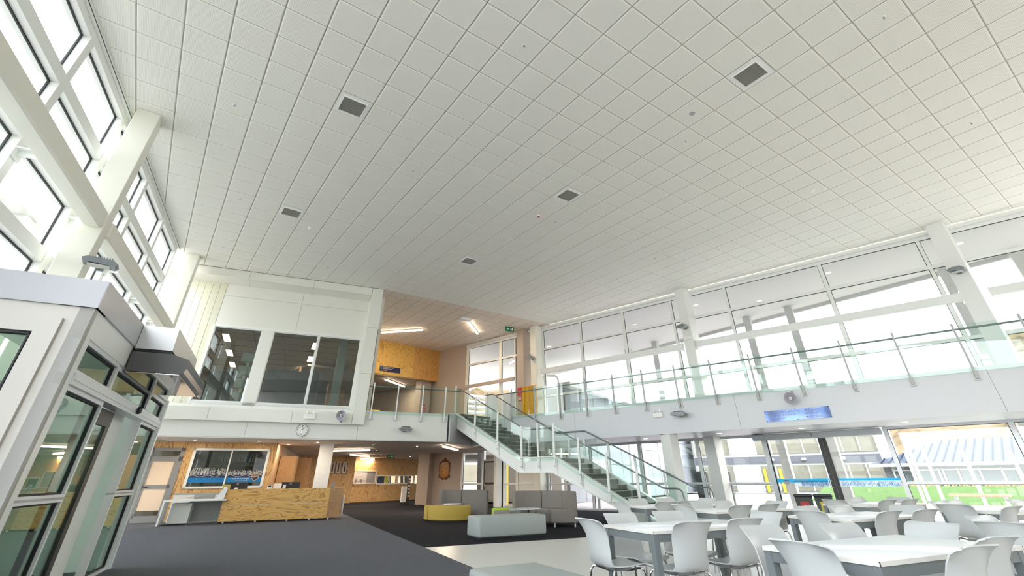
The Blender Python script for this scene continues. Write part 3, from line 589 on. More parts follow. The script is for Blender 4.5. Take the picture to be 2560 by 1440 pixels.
for n0, n1 in ((-.05, .05), (WD-.05, WD+.05)):
    q = MB(ST).prism(cen + [(4.22, 0)] + bot, n0+.01, n1-.01).build('stringer', white, st)
    m = MB(ST)
    for P_, (o0, o1) in ((cen, (-.012, .012)), (list(reversed(bot)), (-.02, .02))):
        for (a0, z0), (a1, z1) in zip(P_, P_[1:]): m.prism([(a0, z0+o0), (a1, z1+o0), (a1, z1+o1), (a0, z0+o1)], n0-.035, n1+.035)
    m.build('flange', white, q)
    m = MB(ST)
    for a in (-4.20, -3.03, -1.83, -.66, .05, .75, 1.71, 2.70):
        zt = next(z0+(z1-z0)*(a-a0)/(a1-a0) for (a0, z0), (a1, z1) in zip(cen, cen[1:]) if a0 <= a <= a1); bl = list(reversed(bot))
        zb = next(z0+(z1-z0)*(a-a0)/(a1-a0) for (a0, z0), (a1, z1) in zip(bl, bl[1:]) if a0 <= a <= a1)
        m.box(a, a+.012, n0-.03, n0+.012, zb, zt)
    m.build('stiffener', white, q)
def pz(a): return 3.53 if a < -4.2 else next(z0+(z1-z0)*(a-a0)/(a1-a0) for (a0, z0), (a1, z1) in zip(cen, cen[1:]) if a0 <= a <= a1)
sp = [-4.27, -3.09, -1.90, -.75, -.02, .67, 1.64, 2.63, 3.60]
for side, n in (('near', -.07), ('far', WD+.07)):
    for i, a in enumerate(sp):
        zt = (4.60, 4.00, 3.41, 2.83, 2.88, 2.82, 2.34, 1.86, 1.37)[i]; zb = (3.27, 2.65, 2.07, 1.47, 1.47, 1.46, .96, .47, .05)[i]
        q = MB(ST).box(a-.035, a+.035, n-.02, n+.02, zb, zt).build('post', white, st); m = MB(ST)
        for z in (zb+.06, zb+.30): m.lathe(ST, a, n-.025, z, [(.012, -.008), (.012, .008)], k=8)
        m.build('bolt', gasket, q)
    for i in range(len(sp)-1):
        a0, a1 = sp[i]+.045, sp[i+1]-.045; e = .04
        if i == 5: a0 += .0
        MB(ST).prism([(a0, pz(a0)-.12), (a1, pz(a1)-.12), (a1, pz(a1)+.97), (a0, pz(a0)+.97)], n-.006, n+.006).build('glass_panel', g_green, st)
    a0, a1 = 3.65, 4.35
    MB(ST).prism([(a0, .06), (a1, .06), (a1, pz(4.2)+.9), (a0, pz(a0)+.97)], n-.006, n+.006).build('glass_panel', g_green, st)
    f = .20 if side == 'far' else 0; k = .09 if side == 'near' else -.09
    path = [(-4.5+f, 4.44), (-4.05+f, 4.44), (-.78+f*.6, 2.77), (-.60+f*.6, 2.69), (.60+f*.8, 2.69), (.80+f*.8, 2.60), (4.32+f, .90), (4.45+f, .888), (4.72+f, .888)] + [(4.72+f+.17*math.sin(q), .888-.17+.17*math.cos(q)) for q in (.4, .8, 1.2, 1.57)] + [(4.90+f, .40), (4.92+f, .02)]
    MB(ST).tube([ST.pt(a, n+k, z) for a, z in path], .024, 10).build('handrail', railm, st, smooth=True)
    m = MB(ST)
    for a in sp[1:]:
        zz_ = 2.69 if -.8 < a < .7 else pz(a)+.92
        m.tube([ST.pt(a, n, zz_-.08), ST.pt(a, n+k, zz_-.07), ST.pt(a, n+k, zz_-.01)], .007, 6)
    m.build('rail_bracket', steel, st)
# ------------------------------------------------------------------ reception wall
pw = thing('wall_reception', (1.34, 21.83, 0), kind='structure')
for a0, a1, z0, z1 in ((-.21, .05, 0, .70), (-.21, .05, .70, SOF), (.05, 1.3, 2.22, SOF), (1.3, 2.56, 2.22, SOF), (.05, 2.56, 0, .95), (2.56, 2.77, 0, 2.2), (2.56, 2.77, 2.2, SOF), (-2.6, -.21, 2.22, SOF), (-2.6, -1.26, 0, 2.22)):
    MB(PW).box(a0+.002, a1-.002, 0, .10, z0+.002, z1-.002).build('plywood_panel', plyv, pw)
w4 = thing('window_4', PW.pt(1.3, 0, .96), kind='structure')
m = MB(PW)
for q in ((.05, .14, .96, 2.22), (2.47, 2.56, .96, 2.22), (.05, 2.56, .96, 1.025), (.05, 2.56, 2.15, 2.22), (1.27, 1.315, 1.02, 2.15)): m.box(q[0], q[1], -.03, .05, q[2], q[3])
m.build('window_frame', cabw, w4)
for a0, a1 in ((.14, 1.27), (1.315, 2.47)): MB(PW).box(a0, a1, .02, .026, 1.025, 2.15).build('pane', g_dim, w4)
dc = thing('window_print', PW.pt(1.3, -.01, 1.15), 'navy and blue mountain range window print with crest behind the reception desk', 'print')
for a0, a1 in ((.14, 1.27), (1.315, 2.47)):
    plate('blue_band', PW, a0, a1, 1.14, 1.29, .008, .012, cyan, dc)
    q, _ = ridge(PW, a0, a1, 1.29, 1.55 if a0 < 1 else 1.50, .009, navy, 'mountain_print', dc, int(a0*10)+3); 
    scribble(PW, a0, a1, 1.36, 1.62 if a0 < 1 else 1.54, .004, pale, 'white_ridge_lines', dc, 5, 150, .006)
    m = MB(PW); rr = random.Random(3); pts = [(a0+(a1-a0)*i/12, 1.34+.03*math.sin(i*1.3)+rr.uniform(-.008, .008)) for i in range(13)]
    m.tube([PW.pt(a, .004, z) for a, z in pts], .005, 4); m.build('white_foot_line', pale, dc)
text('Reach for your heights', .062, PW, 1.50, .003, 1.235, pale, 'slogan', dc, bold=True); m = MB(PW)
for k in range(9): m.box(1.62+.045*k, 1.655+.045*k, .002, .004, 1.18, 1.192)
m.build('small_line', pale, dc)
m = MB(PW); m.prism([(2.13, 1.40), (2.36, 1.40), (2.37, 1.27), (2.245, 1.17), (2.12, 1.27)], -.002, .002); q = m.build('crest', mat('crest_orange', (.75, .38, .05), .5), dc)
MB(PW).prism([(2.145, 1.385), (2.345, 1.385), (2.355, 1.28), (2.245, 1.19), (2.135, 1.28)], -.006, -.001).build('crest_field', navy, q)
m = MB(PW); m.box(2.14, 2.35, -.009, -.005, 1.32, 1.335); m.box(2.15, 2.34, -.009, -.005, 1.355, 1.362); m.build('crest_bar', pale, q); plate('crest_bar', PW, 2.16, 2.26, 1.28, 1.305, -.009, -.005, crestm, q)
# office behind the window
MB(PW).box(-.2, 2.75, 2.2, 2.3, 0, SOF).build('wall_office', mat('office_wall', (.30, .31, .28), .7), **STR)
sh = thing('office_shelf', PW.pt(1.3, 1.9, 1.7), 'dark office shelf with rows of folders behind the reception window', 'shelf')
MB(PW).box(.6, 2.2, 1.8, 2.1, 1.80, 1.83).build('shelf_board', dark, sh); MB(PW).box(.2, 2.6, 1.78, 1.8, 1.72, 1.735).build('rail', silver, sh)
for k in range(14):
    o = MB(PW).box(.70+.1*k, .77+.1*k, 1.82, 2.05, 1.83, 2.10).build('folder', (palegreen, cyan, paper)[(k*5+k//4) % 3 if k > 6 else 0]); tag(o, 'ring binder on the shelf behind the reception window, %s from the left' % ('first second third fourth fifth sixth seventh eighth ninth tenth eleventh twelfth thirteenth fourteenth'.split()[k]), 'folder', 'folders on the office shelf')
# office door left
d1 = thing('door_3', PW.pt(-.7, 0, 0), kind='structure')
m = MB(PW)
for q in ((-1.26, -1.13, 0, 2.22), (-.33, -.21, 0, 2.22), (-1.26, -.21, 2.12, 2.22), (-1.26, -.21, 1.80, 1.95), (-1.26, -.21, 0, .14)): m.box(q[0], q[1], -.03, .06, q[2], q[3])
m.build('door_frame', greyd, d1); m = MB(PW)
for q in ((-1.13, -1.08, .14, 1.80), (-.42, -.33, .14, 1.80), (-1.13, -.33, .975, 1.085), (-1.13, -.33, .14, .20)): m.box(q[0], q[1], -.02, .03, q[2], q[3])
m.build('door_leaf', greyd, d1)
plate('pane', PW, -1.13, -.33, 1.95, 2.12, .01, .016, g_dim, d1); plate('blind', PW, -1.08, -.42, 1.085, 1.80, .01, .02, beige, d1); plate('blind', PW, -1.08, -.42, .34, .975, .01, .02, beige, d1); plate('pane', PW, -1.08, -.42, .2, .34, .0, .006, g_dim, d1)
MB(PW).tube([PW.pt(-1.08, -.06, 1.02), PW.pt(-.95, -.06, 1.02)], .012).build('handle', black, d1)
MB(PW).box(-2.6, .2, 2.2, 2.3, 0, SOF).build('wall_office_left', beige, **STR)
# corridor left wall and far plywood walls
CL = Fr(PW.pt(2.77, 0, 0)[:2], (.30, .954))
cw = thing('wall_corridor', (4.05, 21.25, 0), kind='structure')
for a0, a1 in ((0, 1.2), (1.2, 2.4)): MB(CL).box(a0+.002, a1-.002, 0, .1, 0, SOF).build('plywood_panel', ply('plywood_pale', (.66, .42, .24), (.45, .27, .12), bands=2), cw)
MB(CL).box(2.4, 11, 0, .1, 0, SOF).build('painted_wall', mat('corridor_cream', (.58, .50, .42), .6), cw)
cab = thing('tall_cupboard', CL.pt(2.2, -.4, 0), 'tall plywood cupboard with open door beside the corridor', 'cupboard')
MB(CL).cbox(1.55, 2.9, -.62, -.02, .0, 2.05, .005).build('carcass', plyd, cab); MB(CL).box(2.9, 2.93, -1.15, -.6, .05, 2.03).build('door', plyd, cab)
for k in range(2):
    d = thing('door_%d' % (4+k), CL.pt(4.2+1.9*k, 0, 0), kind='structure'); m = MB(CL); a0 = 3.8+1.9*k
    m.box(a0, a0+.06, -.03, .0, 0, 2.08); m.box(a0+.92, a0+.98, -.03, .0, 0, 2.08); m.box(a0, a0+.98, -.03, 0, 2.03, 2.09); m.build('door_frame', cabw, d); MB(CL).box(a0+.06, a0+.92, -.015, -.001, 0, 2.03).build('door_leaf', beige, d); MB(CL).box(a0+.12, a0+.16, -.05, -.015, .95, 1.05).build('handle', black, d)
tw = thing('wall_plywood_ties', (9, 31.9, 0), kind='structure')
for a0, a1 in ((-4.4, -3.2), (-3.2, -2.0), (-2.0, -.75), (-.75, 0)): MB(TL).box(a0+.003, a1-.003, 0, .1, 0, 2.28).build('plywood_panel', plyv, tw); MB(TL).box(a0+.003, a1-.003, 0, .1, 2.286, SOF).build('plywood_panel', plyv, tw)
for k, a in enumerate((-1.53, -1.18, -.80)):
    t = thing('tie_frame', TL.pt(a+.16, -.02, 1.52), ('left', 'middle', 'right')[k] + ' of the three framed neckties on the far plywood wall', 'picture', 'framed neckties')
    m = MB(TL)
    for q in ((a, a+.02, 1.52, 2.15), (a+.30, a+.32, 1.52, 2.15), (a, a+.32, 1.52, 1.54), (a, a+.32, 2.13, 2.15)): m.box(q[0], q[1], -.04, 0, q[2], q[3])
    m.build('frame', dark, t); plate('mount', TL, a+.02, a+.30, 1.54, 2.13, -.015, -.005, cream, t)
    MB(TL).prism([(a+.14, 2.08), (a+.19, 2.08), (a+.185, 2.02), (a+.21, 1.66), (a+.165, 1.58), (a+.12, 1.66), (a+.145, 2.02)], -.03, -.016).build('necktie', tiem, t)
t = thing('tie_frame', CL.pt(3.25, -.03, 1.5), 'framed necktie on the corridor wall beside the cupboard', 'picture')
m = MB(CL)
for q in ((3.1, 3.13, 1.45, 2.05), (3.47, 3.5, 1.45, 2.05), (3.1, 3.5, 1.45, 1.47), (3.1, 3.5, 2.03, 2.05)): m.box(q[0], q[1], -.04, 0, q[2], q[3])
m.build('frame', dark, t); plate('mount', CL, 3.13, 3.47, 1.47, 2.03, -.015, -.005, cream, t); MB(CL).prism([(3.27, 1.98), (3.33, 1.98), (3.36, 1.6), (3.3, 1.52), (3.24, 1.6)], -.03, -.016).build('necktie', tiem, t)
fw = thing('wall_plywood_far', (13, 33, 0), kind='structure')
for a0, a1 in ((-.1, .5), (.5, 2.0), (2.0, 3.62), (3.62, 5.4)): MB(FP).box(a0+.003, a1-.003, 0, .1, 1.43, SOF).build('plywood_panel', plyv, fw); MB(FP).box(a0+.003, a1-.003, 0, .1, 0, .94).build('plywood_panel', plyv, fw)
MB(FP).box(-.1, 1.82, 0, .1, .94, 1.43).build('plywood_panel', plyv, fw)
nb = thing('notice_board', FP.pt(.9, -.02, 1.3), 'framed notice board with papers on the far plywood wall', 'board'); m = MB(FP)
for q in ((.10, .16, .96, 1.70), (1.70, 1.77, .96, 1.70), (.1, 1.77, .96, 1.0), (.1, 1.77, 1.66, 1.70)): m.box(q[0], q[1], -.05, 0, q[2], q[3])
m.build('frame', cream, nb); plate('backing', FP, .16, 1.05, 1.0, 1.66, -.02, -.01, mat('board_paper', (.52, .48, .45), .7), nb); plate('backing', FP, 1.05, 1.7, 1.0, 1.66, -.02, -.01, mat('board_grey', (.27, .25, .24), .8), nb)
rr = random.Random(4); m = MB(FP)
for k in range(16): a = .2+rr.random()*.65; z = 1.05+rr.random()*.5; m.box(a, a+.13, -.024, -.021, z, z+.012)
for a in (.22, .62): m.box(a, a+.12, -.024, -.021, 1.03, 1.22)
m.build('notices', mat('notice_ink', (.2, .2, .2), .7), nb)
sw = thing('window_5', FP.pt(3.4, 0, 1.0), kind='structure'); m = MB(FP)
for q in ((1.82, 4.95, .93, .98), (1.82, 4.95, 1.39, 1.43), (1.82, 1.88, .98, 1.39), (4.89, 4.95, .98, 1.39), (3.48, 3.51, .98, 1.39)): m.box(q[0], q[1], -.03, .1, q[2], q[3])
m.build('window_frame', white, sw); plate('pane', FP, 1.88, 4.89, .98, 1.39, .04, .046, g_clear, sw)
for a0, a1, mt, lb in ((1.9, 2.66, navy, 'dark navy poster at the left end of the servery strip window'), (2.68, 2.98, yelp, 'bright yellow panel next to the navy poster in the strip window'), (3.55, 3.8, goldp, 'amber panel in the middle of the strip window')):
    o = MB(FP).box(a0, a1, .3, .32, .9, 1.5).build('poster', mt); tag(o, lb, 'poster')
for k, (a0, a1) in enumerate(((3.08, 3.2), (3.28, 3.36), (4.2, 4.42), (4.55, 4.8))):
    o = MB(FP).prism([(a0, .9), (a1, .9), (a1-.1, 1.5), (a0-.1, 1.5)], .5, .54).box(a0, a1, .5, .54, 0, .9).build('glass_screen', extdk if k > 1 else cyan); tag(o, '%s slanting %s strip seen through the servery window' % (('left', 'right')[k % 2], 'grey' if k > 1 else 'blue'), 'panel', 'strips in the servery window')
ls = thing('leaflet_stand', (12.35, 27.35, 0), 'narrow leaflet stand on wheels beside the taupe column', 'stand')
LS = Fr((12.35, 27.35), (.977, -.2121))
MB(LS).box(-.30, -.04, 0, .25, .12, .86).build('white_box', whitep, ls); MB(LS).cbox(.0, .12, 0, .28, .10, 1.35, .01).build('rack', dark, ls)
for k in range(6): MB(LS).box(.01, .11, -.02, .0, .35+.16*k, .45+.16*k).build('leaflet', (cream, paper)[k % 2], ls)
for a in (-.25, -.05, .1): MB(LS).lathe(LS, a, .1, .05, [(.05, -.015), (.05, .015)], k=10).build('wheel', black, ls)
# carved crest on taupe wall (generic shield)
cr = thing('carved_crest', WR.pt(-7.0, -.05, 1.6), 'carved golden wooden shield plaque hanging on the taupe wall', 'plaque')
c_ = -7.0
MB(WR).prism([(c_-.36, 1.88), (c_-.26, 1.93), (c_+.26, 1.93), (c_+.36, 1.88), (c_+.36, 1.40), (c_+.18, 1.27), (c_, 1.20), (c_-.18, 1.27), (c_-.36, 1.40)], -.06, -.01).build('shield', crestm, cr)
m = MB(WR)
for s in (-1, 1):
    m.tube([WR.pt(c_+s*(.36+.05*math.sin(q*2.4)), -.05, 1.38+q*.52) for q in [i/8 for i in range(9)]], .028, 6)
    m.tube([WR.pt(c_+s*(.02+.40*q), -.05, 1.19+.16*q*q+.035*math.sin(q*14)) for q in [i/10 for i in range(11)]], .032, 6)
    m.tube([WR.pt(c_+s*(.06+.34*q), -.05, 2.06-.17*q*q+.03*math.sin(q*12)) for q in [i/10 for i in range(11)]], .03, 6)
    m.lathe(WR, c_+s*.40, -.05, 1.30, [(.01, -.05), (.06, -.02), (.06, .02)], k=10); m.lathe(WR, c_+s*.40, -.05, 1.90, [(.01, -.05), (.055, -.02), (.055, .02)], k=10)
m.lathe(WR, c_, -.05, 2.09, [(.03, -.06), (.10, -.02), (.10, .02)], k=12); m.build('scrollwork', mat('dark_carving', (.20, .07, .01), .4), cr)
m = MB(WR)
for k in range(5): m.box(c_-.03-.09*(k % 2), c_+.05+.06*(k % 3), -.068, -.06, 1.36+.1*k, 1.40+.1*k)
m.build('raised_lines', goldp, cr)
# ------------------------------------------------------------------ reception desk
de = thing('reception_desk', (2.63, 19.77, 0), 'long plywood fronted reception desk on dark castors', 'desk')
cols = ((-.14, .955), (.955, 2.045), (2.045, 3.14))
for a0, a1 in cols:
    for z0, z1 in ((.055, .495), (.505, .925)): MB(DK).box(a0+.006, a1-.006, -.005, .03, z0, z1).build('plywood_panel', plyh, de)
m = MB(DK)
for a in (.955, 2.045): m.box(a-.006, a+.006, .0, .03, .055, .925)
m.build('yellow_strip', yedge, de); MB(DK).box(-.14, 3.14, .002, .03, .494, .506).build('silver_strip', silver, de)
E1 = Fr(DK.pt(3.14, 0, 0)[:2], (.78, .62))
for z0, z1 in ((.055, .495), (.505, .925)): MB(E1).box(.004, .80, 0, .03, z0, z1).build('plywood_panel', ply('plywood_end', (.60, .38, .20), (.38, .2, .1), bands=2) if z0 < .1 else bpy.data.materials['plywood_end'], de)
m = MB(); m.slab([DK.pt(-.13, .03, 0)[:2], DK.pt(3.12, .03, 0)[:2], E1.pt(.78, .03, 0)[:2], DK.pt(3.6, .95, 0)[:2], DK.pt(-.13, .95, 0)[:2]], .70, .73); m.build('worktop', cabw, de)
m = MB(); m.slab([DK.pt(-.14, .0, 0)[:2], DK.pt(3.14, .0, 0)[:2], E1.pt(.80, .0, 0)[:2], E1.pt(.80, .3, 0)[:2], DK.pt(3.10, .30, 0)[:2], DK.pt(-.14, .30, 0)[:2]], .925, .94); m.build('ledge', plyh, de)
MB(DK).box(-.13, -.11, .03, .95, .055, .92).build('end_panel', cabw, de)
MB(E1).box(.86, .90, -.02, .55, .10, .72).build('white_end_panel', white, de)
MB(DK).box(-.1, 3.2, .06, .8, .012, .09).build('plinth_or_shade', gasket, de)  # black block stands in for the shade in the gap under the desk
for a in (.02, .95, 1.9, 2.6, 3.2): MB(DK).lathe(DK, a, .03, .035, [(.032, -.012), (.032, .012)], k=10).build('castor', silver, de)
ck = 19.90
WDK = Fr((.88, 19.90), (.977, -.2121))
wd = thing('side_desk', (.88, 19.9, 0), 'white side desk with open end at the left of the reception desk', 'desk')
MB(WDK).box(0, 1.72, 0, .78, .635, .675).build('worktop', white, wd); MB(WDK).box(0, .05, 0, .78, 0, .635).build('side_panel', white, wd)
MB(WDK).box(.62, 1.72, .74, .78, .06, .635).build('back_panel', cabg, wd)
pe = thing('pedestal', (1.14, 20.3, 0), 'white mobile pedestal under the white side desk', 'cabinet'); PE = Fr((1.16, 20.16), (.977, -.2121))
MB(PE).cbox(0, .54, 0, .5, .045, .585, .006).build('body', cabw, pe); MB(PE).box(.42, .47, -.012, 0, .555, .57).build('handle', gasket, pe)
for a in (.06, .48): MB(PE).lathe(PE, a, .06, .024, [(.022, -.015), (.022, .015)], k=10).build('castor', black, pe)
cr2 = thing('credenza', PW.pt(.6, -.5, 0), 'grey and white low cupboard run along the plywood wall behind the desk', 'cabinet')
MB(PW).cbox(-.05, 2.4, -.45, -.02, 0, .80, .005).build('carcass', cabw, cr2); MB(PW).box(-.06, 2.42, -.47, -.01, .80, .83).build('worktop', cabg, cr2)
for k in range(4): q = MB(PW).box(-.04+.61*k, .55+.61*k, -.468, -.452, .06, .78).build('door', cabg if k % 2 else cabw, cr2); MB(PW).tube([PW.pt(.36+.61*k if k % 2 == 0 else .0+.61*k, -.48, .73), PW.pt(.50+.61*k if k % 2 == 0 else .14+.61*k, -.48, .73)], .006, 6).build('handle', silver, q)
# things on the desk
def monitor(a, lb):
    t = thing('monitor', DK.pt(a, .45, .73), lb, 'monitor', 'monitors on the reception desk')
    MB(DK).cbox(a-.31, a+.31, .42, .46, .775, 1.13, .01).build('screen', black, t)
    m = MB(DK); m.lathe(DK, a, .417, 1.085, [(.032, 0), (.032, -.004)], k=20); q = m.build('logo_ring', pale, t); m = MB(DK); m.lathe(DK, a, .412, 1.085, [(.026, 0), (.026, -.003)], k=20); m.build('logo_field', black, q)
    text('DELL', .019, DK, a-.024, .407, 1.079, pale, 'logo_letters', q, .001)
    MB(DK).cbox(a-.05, a+.05, .44, .50, .74, .97, .01).build('stand', silver, t); MB(DK).cbox(a-.13, a+.13, .40, .60, .732, .744, .005).build('foot', silver, t)
monitor(.14, 'black monitor back with round logo at the left of the reception desk'); monitor(1.80, 'black monitor back with round logo near the middle of the reception desk')
t = thing('payment_terminal', DK.pt(1.15, .15, .94), 'small white payment terminal with dark screen on the desk ledge', 'terminal'); MB(DK).prism([(1.07, .942), (1.22, .942), (1.23, 1.05), (1.09, 1.05)], .1, .2).build('body', whitep, t); plate('screen', DK, 1.11, 1.20, .985, 1.035, .09, .1, gasket, t)
o = MB(DK).cbox(1.26, 1.52, .30, .42, .732, 1.09, .006).build('document_holder', whitep); tag(o, 'white document holder left of the middle monitor', 'holder')
o = MB(DK).cbox(1.56, 1.66, .25, .27, .942, 1.05, .004).build('card_stand', paper); tag(o, 'small white card standing beside the document holder', 'card')
o = MB(DK).cbox(.09, .18, .2, .28, .942, .985, .006).build('small_box', whitep); tag(o, 'small white box on the ledge in front of the left monitor', 'box')
t = thing('desk_phone', DK.pt(3.2, .25, .94), 'dark cordless phone in its cradle at the right end of the desk', 'phone'); MB(DK).cbox(3.12, 3.30, .18, .32, .942, .975, .008).build('cradle', greyp, t); MB(DK).prism([(3.16, .97), (3.25, .97), (3.25, 1.14), (3.18, 1.14)], .22, .27).build('handset', greyp, t); plate('screen', DK, 3.235, 3.253, 1.02, 1.08, .215, .225, pale, t)
t = thing('brochure_stack', WDK.pt(1.45, .2, .675), 'stack of papers and brochures with a tan leaflet holder on the side desk', 'papers')
MB(WDK).cbox(1.38, 1.62, .1, .4, .677, .70, .003).build('papers', paper, t); MB(WDK).prism([(1.4, .70), (1.62, .70), (1.66, .98), (1.5, .93)], .15, .32).build('folded_papers', paper, t); MB(WDK).box(1.48, 1.70, .36, .39, .70, 1.08).build('tan_holder', mat('tan_card', (.50, .38, .14), .7), t); MB(WDK).box(1.52, 1.62, .33, .36, .90, 1.0).build('card', paper, t)
m = MB(Fr((5.52, 20.82), (.977, -.2121))); m.box(.22, .32, -.012, .0, 1.42, 1.50); t = m.build('light_switch', whitep); tag(t, 'small white switch plate on the column behind the desk', 'switch')
# ------------------------------------------------------------------ upstairs back wall and lounge
plyb = ply('plywood_golden', (.74, .46, .11), (.36, .17, .02), scale=(2.6, 2.6, .8), bands=2.2)
bh = thing('wall_bulkhead', (8.87, 25.82, 6.31), kind='structure')
for a0, a1 in ((-1.2, 1.2), (1.2, 2.6), (2.6, 3.9), (3.9, 4.5)): MB(BH).box(a0+.002, a1-.002, 0, .12, 6.31, 8.131).build('plywood_panel', plyb if a0 < 2 else ply('plywood_dark%d' % int(a0), (.66, .36, .10), (.40, .18, .04)), bh)
s2 = thing('direction_sign', BH.pt(1.05, -.02, 6.6), 'dark direction sign on the upstairs plywood bulkhead', 'sign')
plate('board', BH, .42, 1.72, 6.46, 6.74, -.03, -.01, signb, s2)
for k, w_ in enumerate(('STUDENT SERVICES', 'UNIFORM SHOP', 'LIBRARY')): text(w_, .075, BH, .62, -.032, 6.66-.085*k, signtw, 'lettering', s2)
m = MB(BH)
for k in range(3): m.prism([(.48, 6.675-.085*k), (.53, 6.70-.085*k), (.53, 6.65-.085*k)], -.034, -.031)
m.build('arrows', greenx, s2)
MB().slab([(5.5, 26.0), BH.pt(4.6, .1, 0)[:2], P2(WR, -20), (4, 42)], 6.31, 6.4).build('ceiling', tile_mat('upstairs_tile', (.36, .32, .28), False), **STR)
MB().slab([(3, 41.5), P2(WR, -20), (12, 41), (3, 42)], 3.4, 3.41) 
MB(WR).box(-20, -8.3, 0, .12, 3.4, 6.4).build('wall_side_back', taupe, **STR)
MB().slab([P2(WR, -8.1), (24, 27), (24, 40), P2(WR, -20)], 0, .005).build('floor', carpet_d, **STR); MB().slab([P2(WR, -8.1), (24, 27), (24, 40), P2(WR, -20)], SOF, SOF+.1).build('ceiling', lowtile, **STR)
MB().box(-6, 13, 40.0, 40.2, 0, 8).build('wall_back_far', plyd, **STR)
o = MB().box(5.5, 11, 39.7, 39.9, 4.1, 5.0).build('window_6', lampc and extw, **STR)
MB(Fr((5.2, 26.3), (.2, .98))).box(0, 14, -.1, 0, 3.4, 6.31).build('wall_inner', plyd, **STR)
def bar_light(p0, p1, z, lb, grp=None, w=.045, pw_=1.0, mt=lamp):
    fr = Fr(p0, (p1[0]-p0[0], p1[1]-p0[1])); L_ = math.dist(p0, p1); t = thing('linear_light', (*p0, z), lb, 'light', grp)
    MB(fr).box(0, L_, -w, w, z+.03, z+.07).build('housing', white, t); MB(fr).box(.01, L_-.01, -w*.9, w*.9, z-.02, z+.03).build('diffuser', mt, t)
    m = MB(fr)
    for a in (.15, L_-.15): m.box(a-.015, a+.015, -.01, .01, z+.07, z+.085)
    m.build('hanger', silver, t)
    ld = bpy.data.lights.new('lamp_glow', 'AREA'); ld.shape = 'RECTANGLE'; ld.size = L_; ld.size_y = .08; ld.energy = 10*L_*pw_; ld.color = (1, .80, .60)
    lo_ = bpy.data.objects.new('lamp_glow', ld); COL.objects.link(lo_); lo_.parent = t; lo_.location = ((p1[0]-p0[0])/2, (p1[1]-p0[1])/2, -.03); lo_.rotation_euler = (0, 0, fr.ang()); return t
def onp(u, v, z): return at(u, v, z)
ZU = H-.09
bar_light(onp(953, 832, ZU), onp(1057, 825, ZU), ZU, 'long glowing linear light on the upstairs ceiling beside the projecting room')
t = bar_light(onp(1170, 804, ZU), onp(1194, 835, ZU), ZU, 'glowing linear light with white end box on the upstairs ceiling')
q = onp(1163, 799, ZU); MB(WORLD).cbox(q[0]-.28, q[0]+.28, q[1]-.14, q[1]+.14, ZU-.05, ZU+.085, .01).build('end_box', whitep, t)
bar_light(onp(963, 949, 6.22), onp(1011, 967, 6.22), 6.22, 'glowing linear light under the low ceiling beyond the bulkhead')
ZL = SOF-.09
bar_light(onp(810, 1128, ZL), onp(925, 1126, ZL), ZL, 'longest glowing linear light over the corridor by the reception')
bar_light(onp(876, 1137, ZL), onp(922, 1141.5, ZL), ZL, 'second glowing linear light over the corridor, behind the longest one')
bar_light(onp(903, 1147, ZL), onp(942, 1149.5, ZL), ZL, 'farthest glowing linear light over the corridor near the ties')
bar_light(onp(1108, 1116.5, ZL), onp(1144, 1126, ZL), ZL, 'glowing linear light on the low ceiling near the carved plaque')
def downlight(x, y, z, lb, e=6, grp='added reception downlights'):
    t = thing('downlight', (x, y, z), lb, 'light', grp)
    MB().lathe(WORLD, x, y, z, [(.06, 0), (.06, -.005), (.05, -.006)], 'z', 18).build('trim', whitep, t); MB().lathe(WORLD, x, y, z, [(.045, -.004), (.045, -.008)], 'z', 18).build('lens', lampc, t)
    ld = bpy.data.lights.new('lamp_glow', 'AREA'); ld.shape = 'DISK'; ld.size = .16; ld.energy = e; ld.color = (1, .84, .66); q = bpy.data.objects.new('lamp_glow', ld); COL.objects.link(q); q.parent = t; q.location = (0, 0, -.02)
for k, (a, n) in enumerate(((-8.6, 1.6), (-6.6, 1.6), (-4.6, 1.6), (-2.4, 2.6), (-7.6, 3.0), (-5.6, 3.0))):  # more downlights than are seen there, added to brighten the reception
    p = FB.pt(a, n, 0); downlight(p[0], p[1], SOF, 'round recessed downlight added over the reception desk, %s of six' % ('first', 'second', 'third', 'fourth', 'fifth', 'sixth')[k])
for k, (x, y) in enumerate(((9.2, 24.5), (11.0, 28.5), (13.6, 30.2), (9.5, 20.5))): downlight(x, y, SOF, 'round recessed downlight added in the low ceiling %s' % ('by the corridor', 'before the notice board', 'before the strip window', 'beside the back fascia')[k], 12, 'added corridor downlights')  # downlights added to brighten the low area around the corridor
# upstairs furniture glimpsed through the balustrade
o = MB(BH).cbox(-.2, 1.0, 1.5, 2.1, 3.4, 4.75, .12).build('lounge_chair', vinylb, smooth=True); tag(o, 'grey green high backed booth seat upstairs behind the glass', 'seat')
o = MB(BH).cbox(1.05, 1.75, 1.6, 2.2, 3.4, 4.65, .05).build('lounge_chair', yel); tag(o, 'mustard high backed booth seat upstairs behind the glass', 'seat')
o = MB(BH).cbox(3.45, 4.15, .3, .9, 3.4, 6.31, .01).build('column', taupe); tag(o, 'taupe column under the plywood bulkhead with two small signs', 'column')
t = thing('column_signs', BH.pt(3.7, .28, 4.5), 'two small dark notices on the taupe column under the bulkhead', 'sign')
plate('notice', BH, 3.62, 3.86, 4.62, 4.98, .27, .29, redm, t); plate('notice', BH, 3.6, 3.78, 4.2, 4.42, .27, .29, dark, t); plate('notice_line', BH, 3.65, 3.83, 4.70, 4.76, .262, .27, pale, t); plate('notice_line', BH, 3.65, 3.83, 4.85, 4.91, .262, .27, pale, t)
sa0 = WR.onv(1306, 1000, -1.15)[0]; sa1 = WR.onv(1339, 1000, -1.15)[0]; sz0 = 3.42; sz1 = WR.onv(1322, 967, -1.15)[1]
